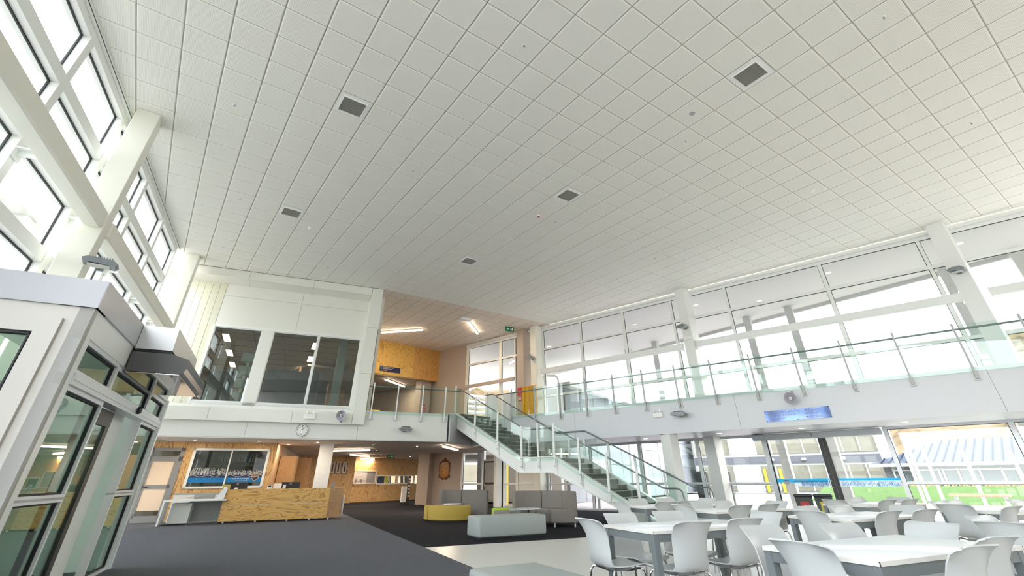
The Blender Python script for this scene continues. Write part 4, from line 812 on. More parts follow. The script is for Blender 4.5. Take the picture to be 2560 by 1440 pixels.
t = thing('folding_screen', WR.pt((sa0+sa1)/2, -1.15, 3.4), 'golden amber folding screen standing upstairs behind the top of the stairs', 'screen'); sw_ = (sa1-sa0)/6
for k in range(6): a = sa0+sw_*k; MB(WR).box(a+.003, a+sw_-.003, -1.17+.03*(k % 2), -1.14+.03*(k % 2), sz0, sz1).build('fold', goldp, t)
MB(WR).box(sa0-.02, sa1+.02, -1.19, -1.10, sz1, sz1+.03).build('top_rail', goldp, t)
CF = Fr((14.505, 20.4), (0, -1)); n0, z0 = CF.onv(1294, 994); n1, z1 = CF.onv(1305, 968)
t = thing('fire_notice', CF.pt((n0+n1)/2, 0, (z0+z1)/2), 'red fire notice with a smaller one below beside the golden screen', 'sign')
plate('notice', CF, n0, n1, z0+.08, z1, -.02, .0, redm, t); plate('notice', CF, n0+.1, n1, z0-.18, z0+.02, -.02, 0, redm, t); plate('notice_line', CF, n0+.05, n1-.05, (z0+z1)/2, (z0+z1)/2+.06, -.025, -.02, pale, t); plate('call_point', CF, n0+.15, n1-.05, z0-.14, z0-.02, -.03, -.02, pale, t)
def exit_sign(u, v, z, fr, lb, mt=greenx, w=.36, h=.17):
    x, y = at(u, v, z); f = Fr((x, y), fr); t = thing('exit_sign', (x, y, z), lb, 'sign')
    MB(f).cbox(-w/2, w/2, -.02, .02, z-h/2, z+h/2, .006).build('panel', mt, t)
    m = MB(f); m.prism([(-w*.36, z), (-w*.24, z+h*.25), (-w*.24, z+h*.08), (-w*.05, z+h*.08), (-w*.05, z-h*.08), (-w*.24, z-h*.08), (-w*.24, z-h*.25)], -.024, -.02); m.box(w*.26, w*.36, -.024, -.02, z-h*.3, z+h*.3); m.prism([(w*.08, z-h*.28), (w*.12, z-h*.28), (w*.15, z-.01), (w*.2, z-h*.28), (w*.24, z-h*.28), (w*.18, z+h*.22), (w*.1, z+h*.22)], -.024, -.02); m.build('pictogram', whitep, t)
    MB(f).box(-.01, .01, -.01, .01, z+h/2, (H if z > 5 else SOF)).build('hanger', white, t)
exit_sign(1274, 823, H-.16, (.98, -.2), 'green exit sign hanging from the upstairs ceiling', w=.5, h=.24); exit_sign(976, 1141, SOF-.15, (.98, -.2), 'small green and white exit sign hanging over the corridor', greenx)
# ------------------------------------------------------------------ ceiling fixtures
for n_, (i, j) in enumerate(vents):
    x0, y0 = TX+i*T, TY+j*T
    t = thing('ceiling_vent', (x0+T/2, y0+T/2, H), 'square white framed ceiling vent with grey grille, ' + ('the large one at upper left', 'the large one at upper right', 'the one in the middle of the ceiling', 'the small one left of centre', 'the smallest one above the exit sign')[n_], 'vent', 'ceiling vents')
    m = MB(); w = .11
    for q in ((x0+.012, x0+w, y0+.012, y0+T-.012), (x0+T-w, x0+T-.012, y0+.012, y0+T-.012), (x0+w, x0+T-w, y0+.012, y0+w), (x0+w, x0+T-w, y0+T-w, y0+T-.012)): m.box(*q, H-.004, H+.016)
    for q in ((x0+w-.02, x0+w, y0+w-.02, y0+T-w+.02), (x0+T-w, x0+T-w+.02, y0+w-.02, y0+T-w+.02), (x0+w, x0+T-w, y0+w-.02, y0+w), (x0+w, x0+T-w, y0+T-w, y0+T-w+.02)): m.box(*q, H-.022, H-.004)
    m.build('frame', whitep, t); MB().box(x0+w, x0+T-w, y0+w, y0+T-w, H+.006, H+.012).build('backing', grille, t); m = MB(); N = 18
    for k in range(1, N): u = x0+w+(T-2*w)*k/N; m.box(u-.003, u+.003, y0+w, y0+T-w, H-.006, H+.006); u = y0+w+(T-2*w)*k/N; m.box(x0+w, x0+T-w, u-.003, u+.003, H-.006, H+.006)
    m.build('grille', mat('vent_grille', (.42, .42, .38), .5) if n_ == 0 else bpy.data.materials['vent_grille'], t)
spr = [(-0.62, 9.36), (3.52, 4.51), (0.08, 13.47), (3.52, 9.36), (3.56, 13.44), (8.36, 9.35), (8.36, 4.5), (8.34, .35), (13.22, .29), (13.19, 4.49), (13.16, 9.35), (.09, 17.3), (3.55, 16.97), (7.65, 14.14), (8.37, 13.5)]
for n_, (x, y) in enumerate(spr):
    t = thing('sprinkler', (x, y, H), 'small round white sprinkler head ' + ('near the top of the tall left column', 'left of the top centre of the ceiling', 'left of the small left vent', 'between the upper left and middle vents', 'right of the small left vent', 'right of the middle vent', 'below the grey ceiling disc', 'at the top edge left of the upper right corner', 'nearest the upper right corner', 'beside the right smoke detector', 'above the right glazing', 'above the left end of the projecting room', 'above the projecting room near its corner', 'just left of the smallest vent', 'just right of the smallest vent')[n_], 'sprinkler', 'sprinkler heads')
    MB().lathe(WORLD, x, y, H, [(.045, 0), (.045, -.006), (.028, -.012)], 'z', 16).build('rose', whitep, t); MB().lathe(WORLD, x, y, H, [(.014, -.01), (.008, -.03), (.018, -.034), (.018, -.037)], 'z', 10).build('head', greyp, t)
for x, y, lb, mt in ((2.17, 14.15, 'round white smoke detector near the small vent at left', whitep), (13.2, 3.79, 'round white smoke detector at the right of the ceiling', whitep), (12.56, 14.22, 'round white smoke detector above the right glazing', whitep), (7.69, 9.36, 'white detector with red base in the middle of the ceiling', redm)):
    t = thing('smoke_detector', (x, y, H), lb, 'detector'); MB().lathe(WORLD, x, y, H, [(.06, 0), (.06, -.02), (.05, -.035)], 'z', 18).build('base', whitep, t); MB().lathe(WORLD, x, y, H, [(.04, -.034), (.035, -.06), (.02, -.065)], 'z', 16).build('sensor', mt, t)
t = thing('ceiling_speaker', (7.67, 3.82, H), 'flat round grey ceiling disc left of the upper right vent', 'speaker'); MB().lathe(WORLD, 7.67, 3.82, H, [(.085, 0), (.085, -.008), (.07, -.01)], 'z', 22).build('ring', whitep, t); MB().lathe(WORLD, 7.67, 3.82, H, [(.065, -.008), (.065, -.012)], 'z', 22).build('mesh', mat('speaker_mesh', (.42, .42, .45), .6), t)
for k, (u, v) in enumerate(((1797, 1083), (2004, 1070.5), (2261, 1055), (1876, 1082), (1613, 1096))):
    x, y = at(u, v, SOF)
    if k == 3: continue
    t = thing('downlight', (x, y, SOF), 'round recessed downlight in the balcony soffit, ' + ('by the left door post', 'above the glass doors', 'nearest the right edge', '', 'above the stairs')[k], 'light', 'soffit downlights')
    MB().lathe(WORLD, x, y, SOF, [(.10, 0), (.10, -.006), (.085, -.008)], 'z', 20).build('trim', whitep, t); MB().lathe(WORLD, x, y, SOF, [(.082, -.006), (.082, -.010)], 'z', 20).build('lens', lampc, t)
# ------------------------------------------------------------------ wall fixtures
def floodlight(fr, a, n, z, lb, s=1.0, fl=1):
    t = thing('floodlight', fr.pt(a, n, z), lb, 'floodlight')
    m = MB(fr); m.cbox(a-.06, a+.06, n-.04, n, z-.07, z+.09, .008); m.box(a-.05*s, a+.07*s, n-.10, n-.03, z-.01, z+.03); m.build('bracket', greyp, t)
    MB(fr).prism([(a-.26*s*fl, z-.02), (a+.26*s*fl, z-.05), (a+.30*s*fl, z+.0), (a+.20*s*fl, z+.06), (a-.20*s*fl, z+.07), (a-.28*s*fl, z+.03)], n-.36, n-.10).build('housing', mat('floodlight_grey', (.22, .24, .26), .35, metal=.3) if 'floodlight_grey' not in bpy.data.materials else bpy.data.materials['floodlight_grey'], t)
    m = MB(fr)
    for k in range(8): b = a+fl*(-.14+.045*k)*s; m.prism([(b-.006, z+.06), (b+.006, z+.06), (b+.006, z+.10), (b-.006, z+.10)], n-.34, n-.12)
    m.build('cooling_fins', greyp, t); MB(fr).box(a-.18*s, a+.18*s, n-.33, n-.13, z-.056, z-.046).build('lens', pale, t)
floodlight(Fr((-1.88, 10.634), (1, 0)), .22, .05, 4.56, 'grey finned floodlight sticking out from the tall left column', .9)
floodlight(FB, -1.68, .10, 2.80, 'grey floodlight on the back fascia right of the clock', .8)
floodlight(FR, 1.0, -.03, 2.95, 'grey floodlight on the balcony fascia left of the blue sign', .85)
fc1 = Fr((16.54, 10.67), (1, 0)); fc2 = Fr((18.43, 2.26), (1, 0)); fc3 = Fr((14.69, 18.51), (1, 0))
floodlight(Fr((16.54, 10.89), (0, -1)), 0, -.01, 6.45, 'grey floodlight on the column in the middle of the right glazing', .7)
floodlight(Fr((18.43, 2.48), (0, -1)), 0, -.01, 6.45, 'grey floodlight on the tall column near the right edge', .7)
floodlight(Fr((14.69, 18.75), (0, -1)), 0, -.01, 6.45, 'grey floodlight on the column left of the right glazing', .7)
def elight(fr, a, n, z, lb):
    t = thing('emergency_light', fr.pt(a, n, z), lb, 'light', None); MB(fr).cbox(a-.17, a+.17, n-.07, n, z-.09, z+.06, .01).build('box', whitep, t)
    for s in (-1, 1): m = MB(fr); m.lathe(fr, a+s*.11, n-.05, z+.11, [(.03, -.05), (.045, -.03), (.03, .01)], k=12); m.box(a+s*.11-.012, a+s*.11+.012, n-.05, n-.03, z+.05, z+.10); m.build('lamp_head', whitep, t)
elight(BX, -1.87, 0, 3.13, 'white twin head emergency light on the frame of the projecting room')
elight(FR, .2, -.03, 3.02, 'white twin head emergency light on the balcony fascia')
elight(Fr((16.54, 10.89), (0, -1)), .0, -.01, 6.05, 'white twin head emergency light on the middle right column')
def horn(fr, a, n, z, lb, up=1):
    t = thing('horn_speaker', fr.pt(a, n, z), lb, 'speaker'); m = MB(fr); m.lathe(fr, a, n, z, [(.03, -.10), (.06, -.15), (.115, -.20), (.158, -.26), (.17, -.26), (.165, -.245), (.13, -.19), (.075, -.13), (.06, -.04), (.06, 0)], k=22); m.build('horn', hornm, t, smooth=True)
    m = MB(fr); m.lathe(fr, a, n, z, [(.02, -.235), (.042, -.225), (.045, -.12)], k=14); m.build('centre', whitep, t); m = MB(fr); m.lathe(fr, a, n-.238, z, [(.016, -.002), (.016, .004)], k=10); m.build('driver', gasket, t)
    m = MB(fr); m.tube([fr.pt(a+.05, n, z+up*.18), fr.pt(a+.05, n-.08, z+up*.18), fr.pt(a+.03, n-.10, z+up*.02)], .012, 6); m.lathe(fr, a+.05, n-.02, z+up*.18, [(.04, -.02), (.04, .02)], k=12); m.build('bracket', greyp, t)
horn(BX, -.86, 0, 3.17, 'grey horn speaker at the right end of the projecting room frame', -1); horn(FR, 4.40, -.03, 3.12, 'grey horn speaker above the blue direction sign')
ck = thing('wall_clock', FB.pt(-5.25, .1, 2.70), 'round white wall clock on the back fascia', 'clock')
m = MB(FB); m.lathe(FB, -5.25, .10, 2.70, [(.20, 0), (.20, -.045), (.18, -.05), (.172, -.03)], k=32); m.build('case', mat('clock_case', (.42, .44, .42), .35), ck); m = MB(FB); m.lathe(FB, -5.25, .08, 2.70, [(.173, 0), (.173, -.012)], k=32); m.build('face', whitep, ck)
m = MB(FB)
for k in range(12):
    q = k*math.pi/6; m.lathe(FB, -5.25+.14*math.sin(q), .066, 2.70+.14*math.cos(q), [(.012 if k % 3 else .016, 0), (.012 if k % 3 else .016, -.003)], k=8)
m.build('hour_marks', black, ck); m = MB(FB)
for q, L_, w in ((math.radians(36), .105, .007), (0.0, .13, .005)):
    dx, dz = math.sin(q), math.cos(q); m.prism([(-5.25+dz*w-dx*.02, 2.70-dx*w-dz*.02), (-5.25+dx*L_+dz*w, 2.70+dz*L_-dx*w), (-5.25+dx*L_-dz*w, 2.70+dz*L_+dx*w), (-5.25-dz*w-dx*.02, 2.70+dx*w-dz*.02)], .058, .062)
m.build('hands', black, ck)
sg = thing('direction_sign', FR.pt(4.4, -.04, 2.7), 'shiny blue direction sign on the right balcony fascia', 'sign')
MB(FR).prism([(3.56, 2.555), (5.26, 2.565), (5.26, 2.86), (3.56, 2.85)], -.045, -.032).build('board', signf, sg)
for k, (a, b) in enumerate((('STUDENT SERVICES', 'THEATRE'), ('UNIFORM SHOP', 'TOILET'), ('LIBRARY', 'GYMNASIUM'))):
    text(a, .082, FR, 3.80, -.047, 2.772-.088*k, signt, 'lettering', sg); text(b, .082, FR, 4.72, -.047, 2.772-.088*k, signt, 'lettering', sg)
m = MB(FR)
for k in range(3):
    for a in (3.66, 4.62): z = 2.80-.088*k; m.prism([(a, z), (a+.05, z+.03), (a+.05, z+.012), (a+.08, z+.012), (a+.08, z-.012), (a+.05, z-.012), (a+.05, z-.03)], -.049, -.046)
m.build('arrows', signt, sg); m = MB(FR)
for a, z in ((3.58, 2.83), (3.58, 2.575), (5.24, 2.845), (5.24, 2.58), (4.4, 2.85), (4.4, 2.565)): m.lathe(FR, a, -.047, z, [(.012, 0), (.012, -.004)], k=8)
m.build('screws', gasket, sg)
# prints on the glass doors
whitet = trans('white_print', (.8, .85, .9)); pr_ = thing('door_print', WR.pt(11.2, -.02, .97), 'sky blue mountain range print across the glass double doors with crest outline', 'print')
for a0, a1 in ((9.60, 11.13), (11.38, 12.93)):
    plate('blue_band', WR, a0, a1, .98 if a0 < 10 else 1.03, 1.085, -.004, .0, skyb, pr_); plate('white_band', WR, a0+(.5 if a0 < 10 else 0), a1, .87, 1.04, -.001, .003, whitet, pr_); scribble(WR, a0+(.7 if a0 < 10 else 0), a1, .87, 1.05, -.006, mat('print_blue_line', (.05, .25, .55), .5) if a0 < 10 else bpy.data.materials['print_blue_line'], 'ridge_lines', pr_, 8, 220, .005)
m = MB(WR); m.prism([(9.78, 1.06), (9.96, 1.06), (9.96, .95), (9.87, .89), (9.78, .95)], -.009, -.006); m.build('crest', extw, pr_); MB(WR).prism([(9.79, 1.045), (9.95, 1.045), (9.95, 1.01), (9.79, 1.01)], -.011, -.009).build('crest_bar', cyan, pr_)
m = MB(WR)
for k in range(10): m.box(10.08+.045*k, 10.115+.045*k, -.007, -.005, 1.045, 1.06); m.box(10.12+.04*k, 10.15+.04*k, -.007, -.005, 1.02, 1.028)
m.build('small_line', extw, pr_)
# entrance door at the far left of the lower glazing
d3 = thing('door_6', WR.pt(-3.6, 0, 0), kind='structure'); m = MB(WR)
for q in ((-4.05, -3.97, 0, 1.95), (-2.80, -2.72, 0, 1.95), (-4.05, -2.72, 1.88, 1.95), (-3.97, -2.80, .93, 1.02), (-4.05, -2.72, 0, .1)): m.box(q[0], q[1], -.02, .06, q[2], q[3])
m.build('door_frame', dark, d3); MB(WR).box(-3.97, -2.80, .01, .018, .1, 1.88).build('pane', g_clear, d3); MB(WR).tube([WR.pt(-3.93, -.06, .85), WR.pt(-3.93, -.06, 1.1)], .014).build('handle', chrome, d3)
MB(WR).box(-4.1, -2.7, -.02, .1, 1.95, 2.02).build('lintel', silver, d3); plate('pane', WR, -4.05, -2.72, 2.02, 2.42, .03, .036, g_clear, d3)
t = thing('call_point', WR.pt(-1.0, -.05, 1.5), 'small red call point on the white wall under the stairs', 'switch')
MB(WR).box(-1.75, .0, .02, .12, 0, SOF).build('wall_under_stairs', wall_w, **STR)
plate('box', WR, -1.26, -1.14, 1.46, 1.60, -.0, .02, redm, t); plate('label', WR, -1.23, -1.17, 1.49, 1.56, -.006, .0, pale, t)
# ------------------------------------------------------------------ lounge furniture
def soften(o, w=.03, seg=3):
    b = o.modifiers.new('soft', 'BEVEL'); b.width = w; b.segments = seg; b.limit_method = 'ANGLE'; b.angle_limit = math.radians(40)
    for p in o.data.polygons: p.use_smooth = True
    return o
def sector(c, r0, r1, a0, a1, N=14):
    A_ = [math.radians(a0+(a1-a0)*i/N) for i in range(N+1)]
    return [(c[0]+r1*math.cos(q), c[1]+r1*math.sin(q)) for q in A_] + [(c[0]+r0*math.cos(q), c[1]+r0*math.sin(q)) for q in reversed(A_)]
def feet(par, pts, z1, r=.022, mt=None):
    for x, y in pts: MB().cyl((x, y), r, .006, z1, 12).build('foot', mt or silver, par)
BN = Fr((6.53, 10.46), (.985, -.15))
t = thing('bench_ottoman', BN.pt(.86, .36, 0), 'long pale grey upholstered bench on the dark carpet', 'bench'); soften(MB(BN).box(0, 1.74, 0, .74, .03, .42).build('cushion', vinylb, t), .04)
MB(BN).box(.05, 1.69, .05, .69, .006, .03).build('plinth_or_shade', gasket, t)
BN2 = Fr((3.60, 4.64), (-.14, -.99))
t = thing('bench_ottoman', BN2.pt(.8, -.37, 0), 'pale grey upholstered bench cut off by the bottom edge of the photo', 'bench'); soften(MB(BN2).box(0, 1.74, -.76, 0, .03, .42).build('cushion', vinylb, t), .04)
MB(BN2).box(.05, 1.69, -.71, -.05, .0, .03).build('plinth_or_shade', gasket, t)
YC = (9.10, 16.10)
for k, (a0, a1, lb) in enumerate(((181, 268, 'curved mustard ottoman in front, left of the long grey bench'), (140, 179, 'curved mustard ottoman behind the front mustard one'))):
    q = math.radians((a0+a1)/2); t = thing('curved_ottoman', (YC[0]+.8*math.cos(q), YC[1]+.8*math.sin(q), 0), lb, 'ottoman', None)
    soften(MB().slab(sector(YC, .52, 1.06, a0, a1), .03, .42).build('cushion', yel, t), .035); MB().slab(sector(YC, .57, 1.01, a0+2, a1-2), .005, .035).build('plinth_or_shade', gasket, t)
def round_table(c, z, r, lb):
    t = thing('coffee_table', (*c, 0), lb, 'table'); MB().lathe(WORLD, *c, 0, [(r, z-.02), (r, z)], 'z', 32).build('top', ttop, t)
    MB().cyl(c, .035, .02, z-.02, 14).build('stem', black, t); MB().cyl(c, .22, .006, .02, 24).build('base', black, t)
round_table((9.02, 16.2), .45, .32, 'low round white table between the mustard ottomans and the left booth sofa')
round_table((9.12, 12.05), .45, .34, 'low round white table on a black stem in front of the right booth sofa')
def booth(c, ri, rm, ro, a0, a1, zt, lb, splits):
    q = math.radians((a0+a1)/2); t = thing('booth_sofa', (c[0]+rm*math.cos(q), c[1]+rm*math.sin(q), 0), lb, 'sofa', 'curved booth sofas')
    A_ = [a0]+splits+[a1]
    for b0, b1 in zip(A_, A_[1:]):
        soften(MB().slab(sector(c, ri, rm+.03, b0+.4, b1-.4, 8), .10, .42).build('seat', fab, t), .03); soften(MB().slab(sector(c, rm, ro, b0+.3, b1-.3, 8), .10, zt).build('backrest', fab, t), .03)
    feet(t, [(c[0]+r*math.cos(math.radians(q)), c[1]+r*math.sin(math.radians(q))) for q in (a0+6, (a0+a1)/2, a1-6) for r in (ri+.1, ro-.08)], .11)
booth((8.90, 16.25), .55, .98, 1.34, -48, 78, .835, 'high backed curved taupe booth sofa behind the mustard ottoman', [-8, 35])
booth((9.10, 12.10), .66, 1.13, 1.40, -43, 72, .84, 'high backed curved taupe booth sofa on the right under the stairs', [-12, 30])
for c, r, a0, a1, mt, lb in (((9.1, 12.1), .95, 158, 205, fab, 'small curved taupe ottoman left of the right round table'), ((9.15, 13.35), .34, 0, 357, lime, 'round lime green ottoman between the two booth sofas'), ((9.30, 12.9), .22, 0, 357, vinylb, 'small round grey ottoman beside the lime one')):
    q = math.radians((a0+a1)/2); full = a1-a0 > 300; t = thing('small_ottoman', (c[0]+(0 if full else .7*math.cos(q)), c[1]+(0 if full else .7*math.sin(q)), 0), lb, 'ottoman')
    if full: soften(MB().cyl(c, r, .03, .41, 28).build('cushion', mt, t), .03); MB().cyl(c, r-.04, .005, .03, 24).build('plinth_or_shade', gasket, t)
    else: soften(MB().slab(sector(c, r-.42, r, a0, a1, 8), .03, .42).build('cushion', mt, t), .03); MB().slab(sector(c, r-.38, r-.04, a0+2, a1-2, 8), .005, .03).build('plinth_or_shade', gasket, t)
# ------------------------------------------------------------------ dining tables and chairs
def make_table():
    t = thing('dining_table', (0, 0, 0), 'x', 'table', 'white rectangular dining tables'); l = .75; w = .40
    soften(MB().box(-l, l, -w, w, .715, .74).build('tabletop', ttop, t, local=True), .003, 1)
    m = MB()
    for q in ((-l, l, -w, -w+.003), (-l, l, w-.003, w), (-l, -l+.003, -w, w), (l-.003, l, -w, w)): m.box(q[0]-.001, q[1]+.001, q[2]-.001, q[3]+.001, .716, .739)
    m.build('edge_band', tedge, t, local=True); m = MB()
    for q in ((-l+.01, l-.01, -w+.01, -w+.03), (-l+.01, l-.01, w-.03, w-.01), (-l+.01, -l+.03, -w+.03, w-.03), (l-.03, l-.01, -w+.03, w-.03)): m.box(*q, .655, .714)
    m.build('apron', tleg, t, local=True)
    for sx in (-1, 1):
        for sy in (-1, 1): x0, x1 = sorted((sx*(l-.006), sx*(l-.065))); y0, y1 = sorted((sy*(w-.006), sy*(w-.065))); MB().box(x0, x1, y0, y1, 0, .7145).build('leg', tleg, t, local=True)
    return t
def make_chair():
    t = thing('dining_chair', (0, 0, 0), 'x', 'chair', 'pale grey shell chairs')
    rows = [(.235, .425, .165), (.225, .440, .195), (.17, .447, .207), (.08, .440, .212), (-.02, .434, .212), (-.12, .434, .205), (-.18, .445, .195), (-.212, .480, .188), (-.226, .54, .186), (-.236, .61, .190), (-.246, .68, .196), (-.258, .74, .204), (-.272, .785, .210), (-.280, .803, .205), (-.286, .812, .185)]
    N = 12; g = []
    for k, (y, z, hw) in enumerate(rows):
        bk = max(0, min(1, (k-5)/3)); tp = max(0, (k-10)/4)
        for j in range(N+1):
            u = -1+2*j/N; q = abs(u)**2.4
            g.append(Vector((u*hw, y + bk*(.045*q*(1-tp*1.9)), z + (1-bk)*.018*q - tp*tp*.0*q)))
    M_ = len(rows); idx = lambda r, c: r*(N+1)+c; nrm = []
    for r in range(M_):
        for c in range(N+1):
            a = g[idx(min(r+1, M_-1), c)]-g[idx(max(r-1, 0), c)]; b = g[idx(r, min(c+1, N))]-g[idx(r, max(c-1, 0))]; nrm.append(a.cross(b).normalized())
    h = .0045; vs = [p+n*h for p, n in zip(g, nrm)] + [p-n*h for p, n in zip(g, nrm)]; K = len(g); fs = []
    for r in range(M_-1):
        for c in range(N): a, b, d, e = idx(r, c), idx(r, c+1), idx(r+1, c+1), idx(r+1, c); fs += [(a, b, d, e), (K+e, K+d, K+b, K+a)]
    bd = [idx(0, c) for c in range(N+1)] + [idx(r, N) for r in range(1, M_)] + [idx(M_-1, c) for c in range(N-1, -1, -1)] + [idx(r, 0) for r in range(M_-2, 0, -1)]
    for i in range(len(bd)): a, b = bd[i], bd[(i+1) % len(bd)]; fs.append((a, K+a, K+b, b))
    m = MB(); m.add(vs, fs); o = m.build('seat_shell', plastic, t, local=True, smooth=True)
    for p in o.data.polygons: p.use_smooth = True
    for sx in (-1, 1):
        for sy in (-1, 1):
            MB().tube([(sx*.225, sy*.215, .006), (sx*.205, sy*.185, .30), (sx*.196, sy*.172, .395), (sx*.18, sy*.155, .424), (sx*.15, sy*.13, .424), (sx*.10, sy*.09, .408), (sx*.045, sy*.07, .40), (sx*.0, sy*.068, .40)], .0095, 8).build('leg', chrome, t, local=True, smooth=True)
    m = MB(); m.box(-.10, .10, -.085, .085, .405, .428); m.build('seat_bracket', greyp, t, local=True); return t
U = (.977, -.2132); V = (.2132, .977); TA = math.atan2(U[1], U[0])
tabs = {'T1': ((3.90, 3.31), 'white dining table at front left with grey legs', 'the front left table'), 'T2': ((3.50, 1.39), 'largest white dining table in the bottom right foreground', 'the foreground table'),
        'T3': ((6.88, 5.91), 'white dining table farthest back, at the foot of the stairs', 'the stair foot table'), 'T4': ((6.60, 4.44), 'white left middle dining table, between the stair foot table and the central one', 'the left middle table'),
        'T6': ((6.45, 2.70), 'white central dining table behind the foreground table', 'the central table'), 'T7': ((9.56, 3.68), 'white dining table nearest the glass doors', 'the glass door table'),
        'T8': ((8.95, 1.87), 'white dining table near the right edge in front of the green bank', 'the far right table'), 'T10': ((5.92, .70), 'white dining table partly hidden at the right edge', 'the right edge table')}
tb0 = make_table(); ch0 = make_chair(); first = [True, True]
for k, (fl, lb, nm) in tabs.items():
    c = (fl[0]+U[0]*.75+V[0]*.4, fl[1]+U[1]*.75+V[1]*.4, .0)
    if first[0]: tb0.location = c; tb0.rotation_euler = (0, 0, TA); tb0['label'] = lb; first[0] = False
    else: dup(tb0, c, TA, lb)
chs = [('T1', 'near', (4.17, 3.08), 'left chair on the near side of'), ('T1', 'near', (4.87, 2.99), 'right chair on the near side of'), ('T1', 'far', (4.55, 4.30), 'left chair on the far side of'), ('T1', 'far', (5.20, 4.15), 'right chair on the far side of'), ('T1', 'left', (3.71, 3.92), 'chair at the left end of'), ('T1', 'right', (5.85, 3.32), 'chair at the right end of'),
       ('T2', 'left', (3.39, 1.75), 'chair at the left end of'), ('T2', 'near', (3.88, 1.06), 'left chair on the near side of'), ('T2', 'near', (4.55, 1.10), 'right chair on the near side of'), ('T2', 'far', (4.25, 2.47), 'left chair on the far side of'), ('T2', 'far', (4.90, 2.15), 'right chair on the far side of'), ('T2', 'right', (5.48, 1.70), 'chair at the right end of'),
       ('T6', 'left', (6.40, 3.10), 'chair at the left end of'), ('T6', 'near', (6.88, 2.48), 'left chair on the near side of'), ('T6', 'near', (7.51, 2.33), 'right chair on the near side of'), ('T6', 'far', (7.30, 3.56), 'left chair on the far side of'), ('T6', 'far', (7.72, 3.31), 'right chair on the far side of'), ('T6', 'right', (8.30, 2.76), 'chair at the right end of'),
       ('T4', 'left', (6.55, 4.95), 'chair at the left end of'), ('T4', 'near', (7.28, 4.49), 'left chair on the near side of'), ('T4', 'near', (7.62, 4.25), 'right chair on the near side of'), ('T4', 'far', (7.63, 5.40), 'left chair on the far side of'), ('T4', 'far', (8.06, 5.28), 'right chair on the far side of'), ('T4', 'right', (8.50, 4.60), 'chair at the right end of'),
       ('T3', 'left', (6.75, 6.35), 'chair at the left end of'), ('T3', 'near', (7.34, 5.87), 'left chair on the near side of'), ('T3', 'near', (7.98, 5.92), 'right chair on the near side of'), ('T3', 'far', (7.90, 6.97), 'left chair on the far side of'), ('T3', 'far', (8.57, 6.86), 'right chair on the far side of'), ('T3', 'right', (8.96, 6.20), 'chair at the right end of'),
       ('T7', 'left', (9.58, 4.18), 'chair at the left end of'), ('T7', 'near', (10.02, 3.57), 'left chair on the near side of'), ('T7', 'near', (10.52, 3.42), 'right chair on the near side of'), ('T7', 'far', (10.65, 4.26), 'chair on the far side of'), ('T7', 'right', (11.10, 3.77), 'chair at the right end of'),
       ('T8', 'left', (9.05, 2.45), 'chair at the left end of'), ('T8', 'far', (9.93, 2.86), 'left chair on the far side of'), ('T8', 'far', (10.41, 2.80), 'middle chair on the far side of'), ('T8', 'far', (10.75, 2.14), 'right chair on the far side of'), ('T8', 'near', (9.0, 1.88), 'chair on the near side of'),
       ('T10', 'left', (6.06, 1.35), 'chair at the left end of'), ('T10', 'far', (6.72, 1.64), 'chair on the far side of')]
for tk, side, P_, lb in chs:
    fl, _, nm = tabs[tk]; rel = lambda q: ((q[0]-fl[0])*U[0]+(q[1]-fl[1])*U[1], (q[0]-fl[0])*V[0]+(q[1]-fl[1])*V[1])
    if side in ('near', 'far'):
        b = -.20 if side == 'near' else 1.06; b0 = rel(P_)[1]; b = max(b-.16, min(b+.16, b0)); k = (b + fl[0]*V[0]+fl[1]*V[1])/(P_[0]*V[0]+P_[1]*V[1]); a = rel((P_[0]*k, P_[1]*k))[0]
    else:
        a = -.23 if side == 'left' else 1.76; a0 = rel(P_)[0]; a = max(a-.14, min(a+.14, a0)); k = (a + fl[0]*U[0]+fl[1]*U[1])/(P_[0]*U[0]+P_[1]*U[1]); b = rel((P_[0]*k, P_[1]*k))[1]
    fa = {'near': TA, 'far': TA+math.pi, 'left': TA-math.pi/2, 'right': TA+math.pi/2}[side] + random.uniform(-.05, .05)
    x = fl[0]+U[0]*a+V[0]*b; y = fl[1]+U[1]*a+V[1]*b; x -= -math.sin(fa)*-.272; y -= math.cos(fa)*-.272
    label = lb.replace('left chair', 'grey shell chair left').replace('right chair', 'grey shell chair right').replace('middle chair', 'grey shell chair in the middle').replace('chair at the', 'grey shell chair at the') if 'shell' not in lb else lb
    label = (label if 'shell' in label else label.replace('chair on', 'grey shell chair on')) + ' ' + nm
    if first[1]: ch0.location = (x, y, 0); ch0.rotation_euler = (0, 0, fa); ch0['label'] = label; first[1] = False
    else: dup(ch0, (x, y, 0), fa, label)
